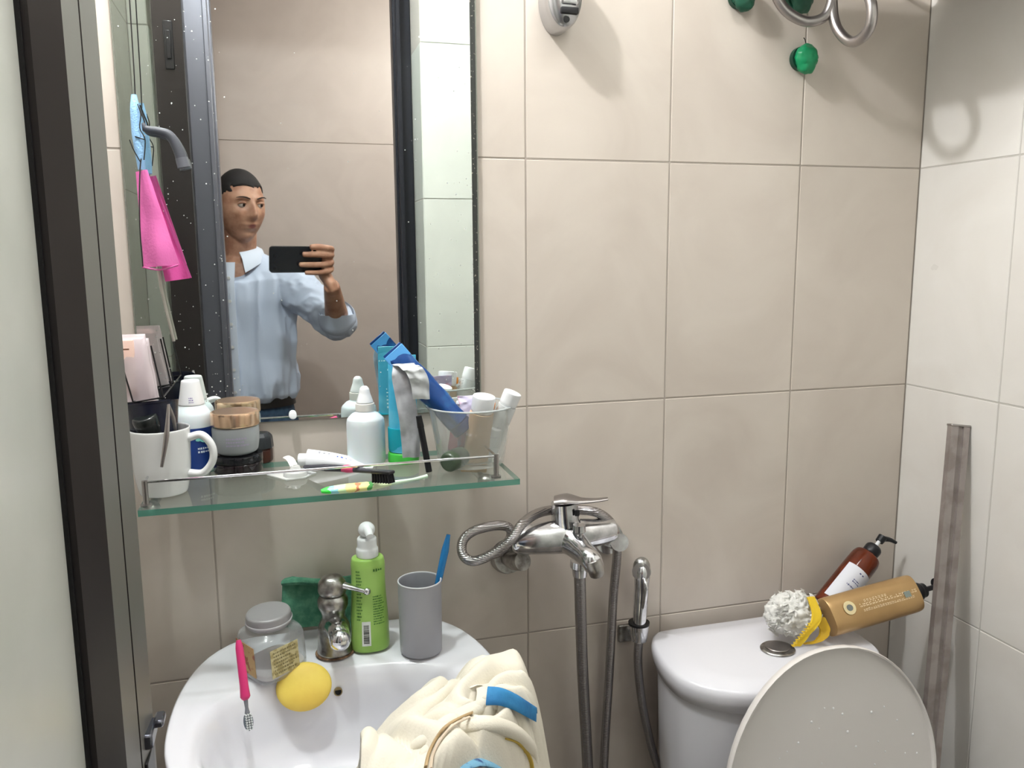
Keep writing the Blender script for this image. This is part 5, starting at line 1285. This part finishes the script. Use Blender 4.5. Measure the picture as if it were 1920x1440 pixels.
def placket(b):
    pts = []
    for k in range(16):
        z = .965+(1.425-.965)*k/15; pts.append(tv(0, .1335 if z < 1.36 else .1335-(z-1.36)*.42, z))
    rows = [[p+tv(x, -.0006*0+abs(x)*-.05+.0+.004, 0) for x in (-.016, -.008, 0, .008, .016)] for p in pts]
    loft(b, [r+[q-tv(0, .006, 0) for q in r[::-1]] for r in rows])
one('placket', placket, mat('shirt_placket', (204, 214, 230), .8), man)
for k in range(6):
    z = 1.0+k*.075; p = tv(0, .1395 if z < 1.36 else .136, z)
    one('button', lambda b: cyl(b, p, p+tv(0, .003, 0), .0055, 14), mat('button_pearl', (224, 226, 228), .3), man)
def collar(b, s):
    # a stand ring half and a pointed leaf
    rows = []
    for k in range(13):
        a = -PI/2+s*PI*k/12*1.02; x = math.cos(a+0)*.070; 
        th = -PI/2 + s*(PI*k/12)*.87
        cx, cy = .070*math.cos(th), .068*math.sin(th)
        top = Vector((cx*.94, cy*.94+.006+.014*(math.sin(th)+1)/2, 1.490-.034*(math.sin(th)+1)/2)); 
        drop = .040+.030*max(0, math.sin(th))**3
        out = Vector((cx*1.42+s*.014*max(0, math.sin(th))**4, cy*1.38+.034*(math.sin(th)+1)/2, top.z-drop))
        rows.append([tv(top.x, top.y, top.z), tv(*(top.lerp(out, .35)+Vector((cx*.16, cy*.16, .003)))), tv(*out)])
    loft(b, [r+[q-Vector((0, 0, .0035)) for q in r[::-1]] for r in rows])
for s in (-1, 1): one('collar', lambda b: collar(b, s), mat('shirt_collar', (206, 216, 232), .8), man, angle=60)  # collar shading put into a slightly lighter colour than the shirt
# jeans, belt, shoes
JEANS = mat('dark_denim', (58, 82, 108), .85, noise_=((40, 60, 84), 40, .4, .6), bump=.3, bscale=600)
def jf(b):
    loft(b, [[tv(a*math.cos(2*PI*i/40), c*math.sin(2*PI*i/40), z) for i in range(40)] for z, a, c in ((.80, .172, .118), (.86, .175, .122), (.93, .166, .116), (.985, .158, .108))])
    for s in (-1, 1): tube(b, [tv(s*.082, 0, .88), tv(s*.092, .005, .70), tv(s*.090, .004, .48), tv(s*.092, -.008, .28), tv(s*.094, -.006, .07)], [.098, .094, .074, .066, .062], 24, sub=5)
bm = bmesh.new(); jf(bm); j = finish('trousers', bm, JEANS, man)
md = j.modifiers.new('remesh', 'REMESH'); md.mode = 'VOXEL'; md.voxel_size = .008; md.use_smooth_shade = True
sm = j.modifiers.new('sm', 'SMOOTH'); sm.iterations = 2
def belt(b):
    rings = [[tv(a*math.cos(2*PI*i/48), c*math.sin(2*PI*i/48), z) for i in range(48)] for z, a, c in ((.935, .168, .118), (.936, .1735, .1235), (.970, .1695, .1195), (.971, .164, .114))]
    loft(b, rings)
one('belt', belt, mat('black_leather', (26, 24, 24), .4), man)
one('belt_buckle', lambda b: box(b, (0, 0, 0), (.042, .006, .038), .003, 2, M=Matrix.Translation(tv(0, .126, .953)) @ Matrix.Rotation(TY, 4, 'Z')), STEEL, man)
for s in (-1, 1):
    one('shoe', lambda b: tube(b, [tv(s*.092, -.065, .045), tv(s*.094, -.02, .056), tv(s*.100, .06, .050), tv(s*.110, .15, .036), tv(s*.113, .18, .030)], [.030, .046, .048, .040, .022], 20, sub=5, flat=.9), mat('brown_shoe', (60, 44, 36), .45), man)

# the phone
pc_ = ph((PW0+PW1)/2, .0055, (PT+PB)/2)
Mp = Matrix(((_r.x, -_f.x, _u.x, pc_.x), (_r.y, -_f.y, _u.y, pc_.y), (_r.z, -_f.z, _u.z, pc_.z), (0, 0, 0, 1)))
phn = thing('smartphone', 'black smartphone held sideways by the reflected person', 'phone', M=Mp)
W_, H_ = PW1-PW0, PT-PB
def phb(b):
    rings = []
    for ins, y in ((.0012, -.0040), (0, -.0030), (0, .0030), (.0012, .0040)):
        ring = []
        for cx, cz, a0 in ((W_/2-.010, H_/2-.010, 0), (-W_/2+.010, H_/2-.010, 90), (-W_/2+.010, -H_/2+.010, 180), (W_/2-.010, -H_/2+.010, 270)):
            for k in range(7):
                a = math.radians(a0+k*15); ring.append(Vector((cx+(.010-ins)*math.cos(a), y, cz+(.010-ins)*math.sin(a))))
        rings.append(ring)
    loft(b, rings)
one('phone_body', phb, mat('black_phone', (20, 24, 30), .2), phn, angle=30)
one('screen', lambda b: box(b, (0, .0042, 0), (W_-.008, .0004, H_-.008)), mat('screen_glass', (8, 9, 12), .05), phn, smooth=False)
lx, lz = -(PW0+PW1)/2, -(PT+PB)/2
for k, (dx, dz) in enumerate(((0, 0), (0, -.018), (0, -.035))):
    l = one('camera_lens', lambda b: cyl(b, (lx+dx, -.0040, lz+dz), (lx+dx, -.0052, lz+dz), .0062, 24), mat('lens_ring', (44, 48, 54), .25, .6), phn)
    one('lens_glass', lambda b: cyl(b, (lx+dx, -.0050, lz+dz), (lx+dx, -.00535, lz+dz), .0042, 20), mat('lens_glass', (10, 14, 22), .05), l)
